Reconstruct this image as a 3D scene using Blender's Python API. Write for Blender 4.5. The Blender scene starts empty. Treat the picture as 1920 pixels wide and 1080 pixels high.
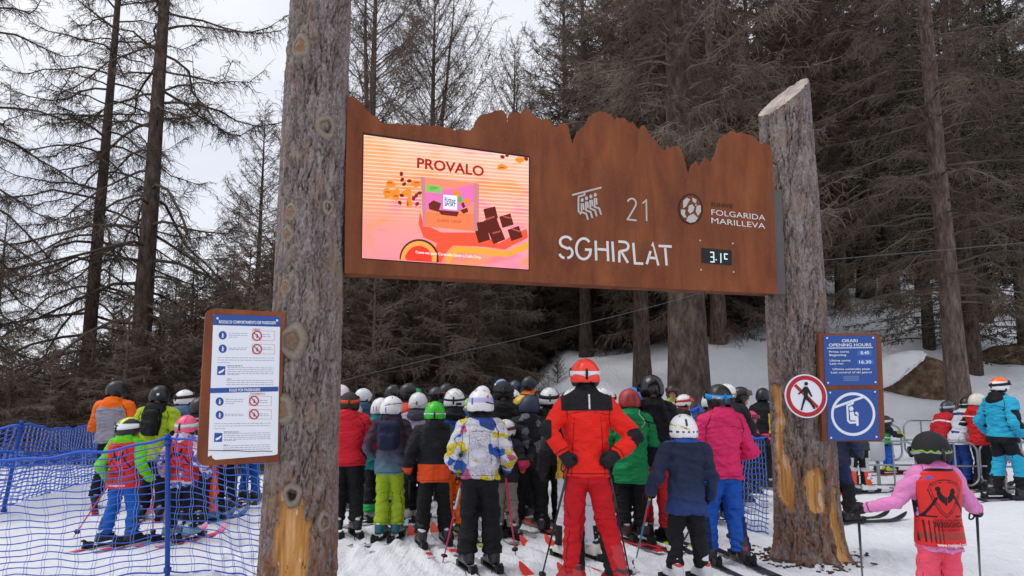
import bpy, math, random
import numpy as np
from mathutils import Vector, Matrix
R = math.radians
SC = bpy.context.scene
# ---------------------------------------------------------------- camera, sky, sun, exposure
FPX, PITCH, CAMH = 1371.0, math.atan(195/1371.0), 1.6
cam_d = bpy.data.cameras.new('camera'); cam = bpy.data.objects.new('camera', cam_d)
SC.collection.objects.link(cam); SC.camera = cam
cam.location = (0, 0, CAMH); cam.rotation_euler = (R(90)+PITCH, 0, 0)
cam_d.sensor_width = 36; cam_d.lens = 36*FPX/1920; cam_d.clip_start = .05; cam_d.clip_end = 3000
SUN_EL, SUN_AZ = R(60), R(-85)          # azimuth from +Y, negative is left
world = bpy.data.worlds.new('World'); SC.world = world; world.use_nodes = True
wn, wl = world.node_tree.nodes, world.node_tree.links
wn.clear()
def wnode(t, **k):
    n = wn.new(t)
    for a, b in k.items(): setattr(n, a, b)
    return n
sky = wnode('ShaderNodeTexSky', sky_type='NISHITA', sun_disc=False, sun_elevation=SUN_EL, sun_rotation=SUN_AZ)
bg1 = wnode('ShaderNodeBackground'); bg1.inputs['Strength'].default_value = .09
wl.new(sky.outputs[0], bg1.inputs['Color'])
tc = wnode('ShaderNodeTexCoord'); mp = wnode('ShaderNodeMapping'); mp.inputs['Scale'].default_value = (1.2, 1.2, 2.6)
wl.new(tc.outputs['Generated'], mp.inputs[0])
nz = wnode('ShaderNodeTexNoise'); nz.inputs['Scale'].default_value = 2.1; nz.inputs['Detail'].default_value = 5
wl.new(mp.outputs[0], nz.inputs['Vector'])
cr = wnode('ShaderNodeValToRGB')
cr.color_ramp.elements[0].position = .32; cr.color_ramp.elements[0].color = (.70, .735, .84, 1)
cr.color_ramp.elements[1].position = .66; cr.color_ramp.elements[1].color = (.95, .955, 1.0, 1)
wl.new(nz.outputs[0], cr.inputs[0])
bg2 = wnode('ShaderNodeBackground'); bg2.inputs['Strength'].default_value = .90
wl.new(cr.outputs[0], bg2.inputs['Color'])
mx = wnode('ShaderNodeMixShader'); mx.inputs[0].default_value = .92
wl.new(bg1.outputs[0], mx.inputs[1]); wl.new(bg2.outputs[0], mx.inputs[2])
wo = wnode('ShaderNodeOutputWorld'); wl.new(mx.outputs[0], wo.inputs[0])
sun_d = bpy.data.lights.new('sun', 'SUN'); sun = bpy.data.objects.new('sun', sun_d); SC.collection.objects.link(sun)
sun_d.energy = 1.25; sun_d.angle = R(35); sun_d.color = (1, .96, .9)
sd = Vector((math.sin(SUN_AZ)*math.cos(SUN_EL), math.cos(SUN_AZ)*math.cos(SUN_EL), math.sin(SUN_EL)))
sun.rotation_euler = sd.to_track_quat('Z', 'Y').to_euler()
SC.view_settings.view_transform = 'Standard'; SC.view_settings.look = 'None'
SC.view_settings.exposure = 0.3; SC.view_settings.gamma = 1
SC.render.engine = 'CYCLES'
SC.cycles.max_bounces = 5; SC.cycles.diffuse_bounces = 3; SC.cycles.transparent_max_bounces = 4
# ---------------------------------------------------------------- camera mathematics: a photo pixel at a real depth
CP, SP = math.cos(PITCH), math.sin(PITCH)
def ray(u, v):
    t = (v-540)/FPX
    return np.array([(u-960)/FPX, CP+SP*t, SP-CP*t])
def at(u, v, d):
    r = ray(u, v); return np.array([0, 0, CAMH]) + r*(d/r[1])
def on_ground(u, v, z=0.0):
    r = ray(u, v); return np.array([0, 0, CAMH]) + r*((z-CAMH)/r[2])
# ---------------------------------------------------------------- mesh helpers
def lin(h):
    if not isinstance(h, str): return tuple(h)
    h = h.lstrip('#'); c = [int(h[i:i+2], 16)/255 for i in (0, 2, 4)]
    return tuple(x/12.92 if x <= .04045 else ((x+.055)/1.055)**2.4 for x in c)
def mesh_from(V, F, attrs=None, smooth=True):
    me = bpy.data.meshes.new('m'); V = np.asarray(V, np.float32)
    if isinstance(F, np.ndarray) and len(F):
        n, k = F.shape
        me.vertices.add(len(V)); me.vertices.foreach_set('co', V.ravel())
        me.loops.add(n*k); me.loops.foreach_set('vertex_index', F.astype(np.int32).ravel())
        me.polygons.add(n); me.polygons.foreach_set('loop_start', np.arange(0, n*k, k, dtype=np.int32))
        me.update(calc_edges=True)
    else:
        me.from_pydata([tuple(map(float, v)) for v in V], [], [list(map(int, f)) for f in F]); me.update()
    if smooth and len(me.polygons): me.polygons.foreach_set('use_smooth', np.ones(len(me.polygons), bool))
    for k, a in (attrs or {}).items():
        at_ = me.attributes.new(k, 'FLOAT', 'POINT'); at_.data.foreach_set('value', np.asarray(a, np.float32).ravel())
    return me
def link(name, me, mat=None, parent=None):
    me.name = name
    o = bpy.data.objects.new(name, me); SC.collection.objects.link(o)
    if mat is not None: me.materials.append(mat)
    if parent is not None: o.parent = parent
    return o
def tag(o, label=None, cat=None, group=None, kind=None):
    for k, v in (('label', label), ('category', cat), ('group', group), ('kind', kind)):
        if v: o[k] = v
    return o
def empty(name, loc=(0, 0, 0), rz=0.0, label=None, cat=None, group=None):
    o = bpy.data.objects.new(name, None); SC.collection.objects.link(o)
    o.location = tuple(map(float, loc)); o.rotation_euler = (0, 0, rz); o.empty_display_size = .2
    return tag(o, label, cat, group)
class MB:
    """collects shapes into one mesh"""
    def __init__(s): s.V, s.F, s.n, s.P = [], [], 0, []
    def add(s, V, F):
        V = np.asarray(V, float); s.V.append(V)
        s.P.append((V, F)); s.F += [[int(i)+s.n for i in f] for f in F]; s.n += len(V); return s
    def box(s, c, h, rz=0.0, rot=None):
        c = np.asarray(c, float); h = np.asarray(h, float)
        V = np.array([[x, y, z] for x in (-1, 1) for y in (-1, 1) for z in (-1, 1)], float)*h
        if rz: ca, sa = math.cos(rz), math.sin(rz); V = np.c_[V[:, 0]*ca-V[:, 1]*sa, V[:, 0]*sa+V[:, 1]*ca, V[:, 2]]
        if rot is not None: V = V @ np.asarray(rot).T
        return s.add(V+c, [(0, 1, 3, 2), (4, 6, 7, 5), (0, 4, 5, 1), (2, 3, 7, 6), (0, 2, 6, 4), (1, 5, 7, 3)])
    def tube(s, path, rad, sides=8):
        path = np.asarray(path, float); K = len(path)
        rad = np.broadcast_to(np.asarray(rad, float), (K,))
        V, F = tubes(path[None], rad[None], sides)
        F = F.tolist()+[list(range(sides))[::-1], list(range((K-1)*sides, K*sides))]
        return s.add(V, F)
    def prism(s, poly, n0, n1):
        """2-D outline (s, z) counter-clockwise seen from the front, from depth n0 (back) to n1 (front); local y = -n"""
        p = np.asarray(poly, float); k = len(p)
        if np.sum(p[:, 0]*np.roll(p[:, 1], -1)-np.roll(p[:, 0], -1)*p[:, 1]) < 0: p = p[::-1]
        V = np.r_[np.c_[p[:, 0], np.full(k, -n1), p[:, 1]], np.c_[p[:, 0], np.full(k, -n0), p[:, 1]]]
        F = [list(range(k)), list(range(2*k-1, k-1, -1))]+[[i+k, (i+1) % k+k, (i+1) % k, i] for i in range(k)]
        return s.add(V, F)
    def ribbon(s, pts, w, n0, n1, closed=False):
        p = np.asarray(pts, float); k = len(p)
        d = np.roll(p, -1, 0)-p
        if not closed: d[-1] = d[-2]
        d /= np.linalg.norm(d, axis=1)[:, None]+1e-9
        dp = np.roll(d, 1, 0)
        if not closed: dp[0] = d[0]
        n1_ = np.c_[-d[:, 1], d[:, 0]]; n2_ = np.c_[-dp[:, 1], dp[:, 0]]
        m = n1_+n2_; m /= np.linalg.norm(m, axis=1)[:, None]+1e-9
        m *= (1/np.clip((m*n1_).sum(1), .5, 1))[:, None]*w/2
        A, B = p+m, p-m
        def lay(q, n): return np.c_[q[:, 0], np.full(k, -n), q[:, 1]]
        V = np.r_[lay(A, n1), lay(B, n1), lay(A, n0), lay(B, n0)]
        F = []
        for i in range(k if closed else k-1):
            j = (i+1) % k
            F += [[k+i, k+j, j, i], [2*k+i, i, j, 2*k+j][::-1], [k+i, 3*k+i, 3*k+j, k+j][::-1], [2*k+i, 2*k+j, 3*k+j, 3*k+i]]
        if not closed:
            F += [[0, 2*k, 3*k, k], [k-1, 2*k-1, 4*k-1, 3*k-1]]
        return s.add(V, F)
    def build(s, name, mat, parent=None, smooth=False):
        V = np.concatenate(s.V) if s.V else np.zeros((0, 3))
        return link(name, mesh_from(V, s.F, smooth=smooth), mat, parent)
def each(mb, name, mat, parent=None, smooth=False):
    """every piece added to the collector becomes an object of its own"""
    return [link(name, mesh_from(V, [list(map(int, f)) for f in F], smooth=smooth), mat, parent) for V, F in mb.P]
def tubes(P, Rd, sides=3):
    """P (N,K,3) polylines, Rd (N,K) radii -> verts, quads"""
    P = np.asarray(P, float); N, K, _ = P.shape
    T = np.gradient(P, axis=1); T /= np.linalg.norm(T, axis=2, keepdims=True)+1e-9
    ref = np.where(np.abs(T[:, :1, 2:3]) > .8, np.array([1., 0, 0]), np.array([0, 0, 1.]))
    U = np.cross(T, np.broadcast_to(ref, T.shape)); U /= np.linalg.norm(U, axis=2, keepdims=True)+1e-9
    W = np.cross(T, U)
    a = np.arange(sides)*2*np.pi/sides
    V = P[:, :, None]+Rd[:, :, None, None]*(np.cos(a)[None, None, :, None]*U[:, :, None]+np.sin(a)[None, None, :, None]*W[:, :, None])
    base = (np.arange(N)*K*sides)[:, None, None]+(np.arange(K-1)*sides)[None, :, None]
    i = np.arange(sides); j = (i+1) % sides
    F = np.stack([base+i, base+j, base+sides+j, base+sides+i], -1).reshape(-1, 4)
    return V.reshape(-1, 3), F
def cat_mesh(parts):
    V, F, n = [], [], 0
    for v, f in parts:
        V.append(v); F.append(f+n); n += len(v)
    return np.concatenate(V), np.concatenate(F)
def circ(c, r, n=28, a0=0, a1=2*math.pi, sq=1.0):
    t = np.linspace(a0, a1, n, endpoint=(abs(a1-a0) < 6.28))
    return np.c_[c[0]+r*np.cos(t), c[1]+r*sq*np.sin(t)]
def rrect(x0, z0, x1, z1, r, n=6):
    r = np.broadcast_to(np.asarray(r, float), (4,))      # TL TR BR BL order: BL,BR,TR,TL below
    P = []
    for (cx, cz, a, q) in ((x0+r[3], z0+r[3], 180, r[3]), (x1-r[2], z0+r[2], 270, r[2]), (x1-r[1], z1-r[1], 0, r[1]), (x0+r[0], z1-r[0], 90, r[0])):
        for k in range(n+1):
            t = R(a+90*k/n); P.append((cx+q*math.cos(t), cz+q*math.sin(t)))
    return np.array(P)
class Plane:
    """an upright board: local x along it, local y into it, local z up; origin o on the plane"""
    def __init__(s, o, ang):
        s.o = np.array(o, float); s.ang = ang
        s.S = np.array([math.cos(ang), math.sin(ang), 0]); s.N = np.array([math.sin(ang), -math.cos(ang), 0])
    def px(s, u, v, n=0.0):
        r = ray(u, v); c = np.array([0, 0, CAMH]); o = s.o+s.N*n
        q = c+r*(((o-c)@s.N)/(r@s.N))-s.o
        return np.array([q@s.S, q[2]])
    def pxs(s, pts, n=0.0): return np.array([s.px(u, v, n) for u, v in pts])
    def thing(s, name, label, cat, group=None): return empty(name, s.o, s.ang, label, cat, group)
_txt_cache = {}
def text2d(body, bold=0.0, spacing=1.0):
    """outline font lettering as flat triangles, normalised to cap height 1; returns verts (x, y), faces, width"""
    key = (body, bold, spacing)
    if key in _txt_cache: return _txt_cache[key]
    c = bpy.data.curves.new('t', 'FONT'); c.body = body; c.size = 1; c.offset = bold; c.resolution_u = 3; c.space_character = spacing
    o = bpy.data.objects.new('t', c); SC.collection.objects.link(o)
    bpy.context.view_layer.update()
    me = bpy.data.meshes.new_from_object(o.evaluated_get(bpy.context.evaluated_depsgraph_get()))
    V = np.zeros(len(me.vertices)*3); me.vertices.foreach_get('co', V); V = V.reshape(-1, 3)[:, :2]
    F = [list(p.vertices) for p in me.polygons]
    bpy.data.objects.remove(o); bpy.data.curves.remove(c); bpy.data.meshes.remove(me)
    V = V/.685; x0 = V[:, 0].min(); V[:, 0] -= x0
    _txt_cache[key] = (V, F, V[:, 0].max()); return _txt_cache[key]
def put_text(mb, body, x0, z0, hgt, n, width=None, bold=0.0, center=False, slope=0.0, spacing=1.0):
    V, F, w = text2d(body, bold, spacing)
    sx = hgt if width is None else width/w
    X = V[:, 0]*sx; Z = V[:, 1]*hgt
    if center: X = X-w*sx/2
    mb.add(np.c_[x0+X, np.full(len(X), -n), z0+Z+slope*X], F)
# ---------------------------------------------------------------- noise and distance fields
def _hash(ix, iy, iz, seed):
    h = (ix*374761393 + iy*668265263 + iz*2147483647 + seed*1274126177) & 0xffffffff
    h = ((h ^ (h >> 13))*1274126177) & 0xffffffff
    h = ((h ^ (h >> 15))*2246822519) & 0xffffffff
    return ((h ^ (h >> 16)) & 0xffffff)/float(0xffffff)
def vnoise(P, seed=0):
    P = np.asarray(P, float); I = np.floor(P).astype(np.int64); f = P-I; f = f*f*(3-2*f)
    out = 0
    for dx in (0, 1):
        for dy in (0, 1):
            for dz in (0, 1):
                w = (f[..., 0] if dx else 1-f[..., 0])*(f[..., 1] if dy else 1-f[..., 1])*(f[..., 2] if dz else 1-f[..., 2])
                out = out+w*_hash(I[..., 0]+dx, I[..., 1]+dy, I[..., 2]+dz, seed)
    return out
def fbm(P, oct=4, seed=0):
    a, s, o, t = .5, 1., 0., 0.
    for k in range(oct):
        o = o+a*vnoise(P*s, seed+k*17); t += a; a *= .5; s *= 2.03
    return o/t
def sst(x, a=0., b=1.):
    t = np.clip((np.asarray(x, float)-a)/(b-a), 0, 1); return t*t*(3-2*t)
def rc(P, a, b, r1, r2=None):
    a = np.asarray(a, float); b = np.asarray(b, float); r2 = r1 if r2 is None else r2
    ba = b-a; h = np.clip(((P-a)@ba)/(ba@ba+1e-12), 0, 1)
    return np.linalg.norm(P-a-h[:, None]*ba, axis=1)-(r1+(r2-r1)*h)
def ell(P, c, r):
    q = (P-np.asarray(c, float)); r = np.asarray(r, float)
    k0 = np.linalg.norm(q/r, axis=1); k1 = np.linalg.norm(q/(r*r), axis=1)+1e-9
    return k0*(k0-1)/k1
def rbox(P, c, h, r):
    q = np.abs(P-np.asarray(c, float))-(np.asarray(h, float)-r)
    return np.linalg.norm(np.maximum(q, 0), axis=1)+np.minimum(q.max(1), 0)-r
def loft(P, rows):
    """rows: (z, half width, half depth, x offset, y offset) bottom to top; elliptical, capped"""
    rows = np.array(rows, float); z = P[:, 2]
    a, b, ox, oy = (np.interp(z, rows[:, 0], rows[:, i]) for i in (1, 2, 3, 4))
    x, y = P[:, 0]-ox, P[:, 1]-oy
    k = (np.abs(x/a)**2.4+np.abs(y/b)**2.4)**(1/2.4)
    d = (k-1)*np.minimum(a, b)
    return np.maximum(d, np.maximum(rows[0, 0]-z, z-rows[-1, 0]))
def smin(a, b, k):
    h = np.clip(.5+.5*(b-a)/k, 0, 1); return b+(a-b)*h-k*h*(1-h)
def smax(a, b, k): return -smin(-a, -b, k)
def sdpoly(P, poly):
    """signed distance, negative inside, of 2-D points to a closed outline"""
    p = np.asarray(poly, float); d = np.full(len(P), 1e9); s = np.ones(len(P))
    for i in range(len(p)):
        a, b = p[i], p[i-1]; e = b-a; w = P-a
        t = np.clip((w@e)/(e@e+1e-12), 0, 1); q = w-t[:, None]*e
        d = np.minimum(d, (q*q).sum(1))
        c1 = P[:, 1] >= a[1]; c2 = P[:, 1] < b[1]; c3 = e[0]*w[:, 1] > e[1]*w[:, 0]
        s = np.where((c1 & c2 & c3) | (~c1 & ~c2 & ~c3), -s, s)
    return s*np.sqrt(d)
def nets(fn, lo, hi, vox):
    """surface of the distance field fn inside a box: one continuous quad mesh"""
    ax = [np.arange(l-vox*1.5, h+vox*2.5, vox) for l, h in zip(lo, hi)]
    n = [len(a) for a in ax]
    G = np.stack(np.meshgrid(*ax, indexing='ij'), -1).reshape(-1, 3)
    D = fn(G).reshape(n)
    D[0], D[-1], D[:, 0], D[:, -1], D[:, :, 0], D[:, :, -1] = 1, 1, 1, 1, 1, 1
    S = D < 0
    c = [m-1 for m in n]
    num = np.zeros(c); acc = np.zeros(c+[3])
    offs = [(i, j, k) for i in (0, 1) for j in (0, 1) for k in (0, 1)]
    sl = lambda o: tuple(slice(o[a], o[a]+c[a]) for a in range(3))
    for o in offs:
        for a in range(3):
            if o[a]: continue
            p = list(o); p[a] = 1
            d0, d1 = D[sl(o)], D[sl(p)]
            m = (d0 < 0) != (d1 < 0)
            t = np.where(m, d0/np.where(m, d0-d1, 1), 0)
            num += m
            for b in range(3): acc[..., b] += m*(t if b == a else o[b])
    act = num > 0
    idx = np.full(c, -1, np.int64); idx[act] = np.arange(act.sum())
    ijk = np.argwhere(act)
    V = np.stack([ax[b][0] for b in range(3)])+(ijk+acc[act]/num[act][:, None])*vox
    Fs = []
    for a in range(3):
        b1, b2 = (a+1) % 3, (a+2) % 3
        i0 = [slice(None)]*3; i1 = [slice(None)]*3
        i0[a] = slice(0, n[a]-1); i1[a] = slice(1, n[a])
        s0, s1 = S[tuple(i0)], S[tuple(i1)]
        e = np.argwhere(s0 != s1)
        if not len(e): continue
        e = e[(e[:, b1] > 0) & (e[:, b2] > 0) & (e[:, b1] < n[b1]-1) & (e[:, b2] < n[b2]-1)]
        sg = s0[tuple(e.T)]
        def g(d1, d2):
            q = e.copy(); q[:, b1] += d1; q[:, b2] += d2; return idx[tuple(q.T)]
        Q = np.stack([g(-1, -1), g(0, -1), g(0, 0), g(-1, 0)], 1)
        Q[~sg] = Q[~sg][:, ::-1]; Fs.append(Q)
    return V, np.concatenate(Fs)
# ---------------------------------------------------------------- materials
_mats = {}
class NT:
    def __init__(s, name):
        s.m = bpy.data.materials.new(name); s.m.use_nodes = True
        s.t = s.m.node_tree; s.t.nodes.clear()
        s.out = s.t.nodes.new('ShaderNodeOutputMaterial'); s.b = s.t.nodes.new('ShaderNodeBsdfPrincipled')
        s.l(s.b.outputs[0], s.out.inputs[0])
    def n(s, t, **k):
        q = s.t.nodes.new('ShaderNode'+t)
        for a, b in k.items(): setattr(q, a, b)
        return q
    def l(s, a, b): s.t.links.new(a, b)
    def coord(s, scale=(1, 1, 1), which='Object'):
        t = s.n('TexCoord'); m = s.n('Mapping'); m.inputs['Scale'].default_value = scale
        s.l(t.outputs[which], m.inputs[0]); return m.outputs[0]
    def noise(s, vec, sc, det=4, rough=.55, dist=0.0):
        q = s.n('TexNoise'); q.inputs['Scale'].default_value = sc; q.inputs['Detail'].default_value = det
        q.inputs['Roughness'].default_value = rough; q.inputs['Distortion'].default_value = dist
        if vec is not None: s.l(vec, q.inputs['Vector'])
        return q.outputs[0]
    def voro(s, vec, sc, feature='F1', out='Distance', rnd=1.0):
        q = s.n('TexVoronoi', feature=feature); q.inputs['Scale'].default_value = sc; q.inputs['Randomness'].default_value = rnd
        s.l(vec, q.inputs['Vector']); return q.outputs[out]
    def ramp(s, fac, stops, const=False):
        q = s.n('ValToRGB'); e = q.color_ramp.elements
        if const: q.color_ramp.interpolation = 'CONSTANT'
        while len(e) < len(stops): e.new(.5)
        for i, (p, c) in enumerate(stops):
            c = lin(c) if not isinstance(c, (int, float)) else (c, c, c)
            e[i].position = p; e[i].color = (*c[:3], 1)
        s.l(fac, q.inputs[0]); return q.outputs[0]
    def mix(s, fac, a, b, mode='MIX'):
        q = s.n('Mix', data_type='RGBA', blend_type=mode)
        for i, x in ((0, fac), (6, a), (7, b)):
            if hasattr(x, 'links'): s.l(x, q.inputs[i])
            elif i == 0: q.inputs[0].default_value = x
            else: q.inputs[i].default_value = (*lin(x)[:3], 1)
        return q.outputs[2]
    def math(s, op, a, b=0.0):
        q = s.n('Math', operation=op)
        for i, x in enumerate((a, b)):
            if hasattr(x, 'links'): s.l(x, q.inputs[i])
            else: q.inputs[i].default_value = x
        return q.outputs[0]
    def attr(s, name): q = s.n('Attribute', attribute_name=name); return q.outputs['Fac']
    def bump(s, h, strength=.3, dist=.02, prev=None):
        q = s.n('Bump'); q.inputs['Strength'].default_value = strength; q.inputs['Distance'].default_value = dist
        s.l(h, q.inputs['Height'])
        if prev is not None: s.l(prev, q.inputs['Normal'])
        return q.outputs[0]
    def fin(s, col=None, rough=.6, normal=None, spec=.3, metal=0.0, emit=None, estr=1.0):
        b = s.b
        if col is not None:
            if hasattr(col, 'links'): s.l(col, b.inputs['Base Color'])
            else: b.inputs['Base Color'].default_value = (*lin(col)[:3], 1)
        if hasattr(rough, 'links'): s.l(rough, b.inputs['Roughness'])
        else: b.inputs['Roughness'].default_value = rough
        b.inputs['Specular IOR Level'].default_value = spec; b.inputs['Metallic'].default_value = metal
        if normal is not None: s.l(normal, b.inputs['Normal'])
        if emit is not None:
            if hasattr(emit, 'links'): s.l(emit, b.inputs['Emission Color'])
            else: b.inputs['Emission Color'].default_value = (*lin(emit)[:3], 1)
            b.inputs['Emission Strength'].default_value = estr
        return s.m
def masks(t, col, ms):
    for i, c in enumerate(ms):
        f = t.math('MULTIPLY_ADD', t.attr('m%d' % i), 400.0); f.node.inputs[2].default_value = .5
        f.node.use_clamp = True
        col = t.mix(f, col, c)
    return col
def plain(c, rough=.5, var=.10, sc=18, bump=.08, bsc=60, metal=0.0, spec=.3, ms=(), name='paint'):
    key = ('plain', lin(c), rough, var, sc, bump, bsc, metal, spec, tuple(lin(x) for x in ms))
    if key in _mats: return _mats[key]
    t = NT(name); v = t.coord(); c = lin(c)
    col = t.mix(t.noise(v, sc), tuple(x*(1-var) for x in c), tuple(min(1, x*(1+var)) for x in c))
    col = masks(t, col, ms)
    nm = t.bump(t.noise(v, bsc), bump, .01) if bump else None
    _mats[key] = t.fin(col, rough, nm, spec, metal); return _mats[key]
def cloth(c, ms=(), rough=.72, wr=.75, pattern=None, seam=False):
    key = ('cloth', lin(c), tuple(lin(x) for x in ms), rough, wr, pattern, seam)
    if key in _mats: return _mats[key]
    t = NT('fabric'); v = t.coord(); c = lin(c)
    if pattern: base = pattern_col(t, v, pattern)
    else:
        f = t.noise(v, 5, 3)
        base = t.mix(f, tuple(x*.86 for x in c), tuple(min(1, x*1.12) for x in c))
    col = masks(t, base, ms)
    if seam:
        sf = t.math('MULTIPLY_ADD', t.attr('seam'), 700.0); sf.node.inputs[2].default_value = .5; sf.node.use_clamp = True
        col = t.mix(t.math('MULTIPLY', sf, .8), col, '#101014', 'MIX')
    v2 = t.coord((1, 1, 2.2))
    nm = t.bump(t.noise(v2, 5, 5, .58, 1.6), wr, .05)
    nm = t.bump(t.noise(v, 60, 3), .12, .004, nm)
    _mats[key] = t.fin(col, rough, nm, .25); return _mats[key]
def pattern_col(t, v, p):
    if p == 'graffiti':
        c1 = t.voro(v, 9, out='Color'); sep = t.n('SeparateColor'); t.l(c1, sep.inputs[0])
        a = t.ramp(sep.outputs[0], [(0, '#d8d8e2'), (.30, '#2f62b8'), (.48, '#c9cbd8'), (.60, '#d9c52e'), (.76, '#35549e'), (.84, '#c85f8e'), (.9, '#e0e0ea'), (.96, '#16161c')], True)
        n = t.noise(v, 26, 2, .5, 2.4)
        w = t.ramp(n, [(0, 0.), (.49, 0.), (.5, 1.), (.52, 1.), (.53, 0.)], True)
        c2 = t.mix(w, a, '#15151c')
        up = t.noise(v, 5, 2)
        return t.mix(t.ramp(up, [(0, 0.), (.62, 0.), (.65, .9)]), c2, '#d9d9e4')
    if p == 'checks':
        c1 = t.voro(v, 13, out='Color', rnd=.75); sep = t.n('SeparateColor'); t.l(c1, sep.inputs[0])
        return t.ramp(sep.outputs[0], [(0, '#17181b'), (.4, '#3c3e43'), (.6, '#25262a'), (.8, '#6c6e74'), (.94, '#a9abb2')], True)
    if p == 'floral':
        c1 = t.voro(v, 22, out='Color'); sep = t.n('SeparateColor'); t.l(c1, sep.inputs[0])
        return t.ramp(sep.outputs[0], [(0, '#d6cfe0'), (.35, '#4d4a9a'), (.55, '#d9a9bb'), (.75, '#7a78bb'), (.9, '#22244a')], True)
    if p == 'camo':
        c1 = t.noise(v, 14, 2, .5)
        return t.ramp(c1, [(0, '#1d2c4d'), (.45, '#5b77a4'), (.52, '#2e426c'), (.58, '#8aa2c4')], True)
    if p == 'ombre':
        s = t.n('SeparateXYZ'); t.l(v, s.inputs[0])
        return t.ramp(t.math('MULTIPLY', s.outputs[2], .6), [(.38, '#5f8ea2'), (.52, '#5a6478'), (.62, '#473447'), (.8, '#3a2233')])
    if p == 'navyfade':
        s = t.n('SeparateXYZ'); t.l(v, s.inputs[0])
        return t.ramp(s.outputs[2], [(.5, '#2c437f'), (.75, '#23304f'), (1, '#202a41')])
# ---------------------------------------------------------------- ground
def forest_edge(x, y):
    """how far a spot lies inside the needle-littered wood (positive inside)"""
    left = y-(16.2+1.6*np.sin(x*.35))
    lim = np.where(x < -1.2, left, -9-(x+1.2)*3+0*left)
    deep = y-(34+.35*np.abs(x-6)+2*np.sin(x*.5))
    return np.maximum(np.minimum(lim, 9), np.minimum(deep, 9)*.5)
_tr = np.random.default_rng(77)
TRK = [(_tr.uniform(-3.2, 4.6), _tr.uniform(4.2, 9.5), R(_tr.normal(20, 16)), _tr.uniform(1.2, 3.6), _tr.uniform(.010, .022)) for k_ in range(46)]
def tracks(x, y):
    """shallow grooves that skis have pressed into the snow, in pairs"""
    z = 0*x
    for (tx, ty, ta, tl_, dp) in TRK:
        dx, dy = x-tx, y-ty; s = -dx*math.sin(ta)+dy*math.cos(ta)
        c = dx*math.cos(ta)+dy*math.sin(ta)+.05*np.sin(s*1.3+tx*9)
        f = sst(tl_-np.abs(s), 0, .3)
        for o in (-.11, .11): q = np.abs(c-o); z = z+f*(-dp*np.exp(-(q/.045)**4)+.45*dp*np.exp(-((q-.085)/.03)**2))
    return z
def ground_z(x, y):
    x = np.asarray(x, float); y = np.asarray(y, float)
    r = sst(x, -1.1, 2.3)
    z = r*2.5*sst(y, 15.3, 24.5)+.62*sst(y, 12.9, 15.2)*sst(x, 3.2, 6.4)
    z = z+r*.17*np.maximum(0, y-24)+.03*np.clip(y-20, 0, 60)*(1-r)
    z = z+.30*np.maximum(0, y-44)*sst(x, -24, 6)+.015*np.maximum(0, y-60)*(1-sst(x, -24, 6))
    z = z+.13*np.clip(y-20, 0, 22)*sst(x, 5, 10)
    z = np.minimum(z, 60)
    P = np.stack([x, y, 0*x], -1)
    z = z+.05*(fbm(P*.8, 3, 5)-.5)+.22*(fbm(P*.9, 4, 9)-.5)*np.clip(sst(y, 13, 15)*sst(x, 2, 5)+sst(y, 15.5, 18), 0, 1)
    # trampled ruts near the queue
    z = z+.06*(fbm(P*np.array([3.2, 2.2, 1]), 4, 15)-.5)*sst(y, 4.5, 6)*(1-sst(y, 13, 16))
    return z+tracks(x, y)
def ground_at(u, v, d0=8., d1=70.):
    """first point where the line of sight meets the ground"""
    for d in np.arange(d0, d1, .1):
        p = at(u, v, d)
        if p[2] <= ground_z(p[:1], p[1:2])[0]: return p
    return at(u, v, d1)
def gz(x, y): return float(ground_z(np.array([x]), np.array([y]))[0])
xs = np.concatenate([-np.geomspace(900, 14, 34), np.arange(-13.5, -4.2, .16), np.arange(-4.1, 6.2, .045), np.arange(6.3, 17, .16), np.geomspace(17.2, 900, 34)])
ys = np.concatenate([np.array([-60, -20, -8, -2, 1, 2.5]), np.arange(3.2, 4.6, .16), np.arange(4.7, 10, .045), np.arange(10.1, 30, .16), np.geomspace(30.3, 1500, 44)])
X, Y = np.meshgrid(xs, ys, indexing='ij'); Z = ground_z(X, Y)
V = np.stack([X, Y, Z], -1).reshape(-1, 3)
ii = np.arange(len(xs)*len(ys)).reshape(len(xs), len(ys))
F = np.stack([ii[:-1, :-1], ii[1:, :-1], ii[1:, 1:], ii[:-1, 1:]], -1).reshape(-1, 4)
fe = forest_edge(V[:, 0], V[:, 1])+1.6*(fbm(V*np.array([1.1, 1.1, 0]), 4, 33)-.5)
t = NT('snow'); v = t.coord()
n1 = t.noise(v, 1.3, 5); n2 = t.noise(v, 9, 6, .65); n3 = t.noise(v, 55, 3)
snow = t.mix(n1, '#e4e7ef', '#f1f2f5'); snow = t.mix(t.ramp(n2, [(.35, .25), (.6, 0.)]), snow, '#d5dae6')
speck = t.ramp(t.noise(v, 42, 2, .5), [(.70, 0.), (.74, .35)]); snow = t.mix(speck, snow, '#8d867f')
floor = t.ramp(t.noise(v, 6, 6, .7), [(.3, '#1e1813'), (.55, '#3a2e25'), (.7, '#57493c'), (.78, '#8f8f95')])
f = t.math('MULTIPLY_ADD', t.attr('wood'), 2.5); f.node.inputs[2].default_value = .5; f.node.use_clamp = True
vt = t.n('TexCoord'); mpp = t.n('Mapping'); mpp.inputs['Scale'].default_value = (14, .9, 1); mpp.inputs['Rotation'].default_value = (0, 0, R(-38)); t.l(vt.outputs['Object'], mpp.inputs[0])
trk = t.noise(mpp.outputs[0], 1.6, 4, .6)
b1 = t.bump(n2, .8, .06); b2 = t.bump(trk, .7, .04, b1); b3 = t.bump(n3, .25, .008, b2)
SNOW = t.fin(t.mix(f, snow, floor), .62, b3, .3)
SNOW.node_tree.nodes['Principled BSDF'].inputs['Subsurface Weight'].default_value = 0
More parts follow.
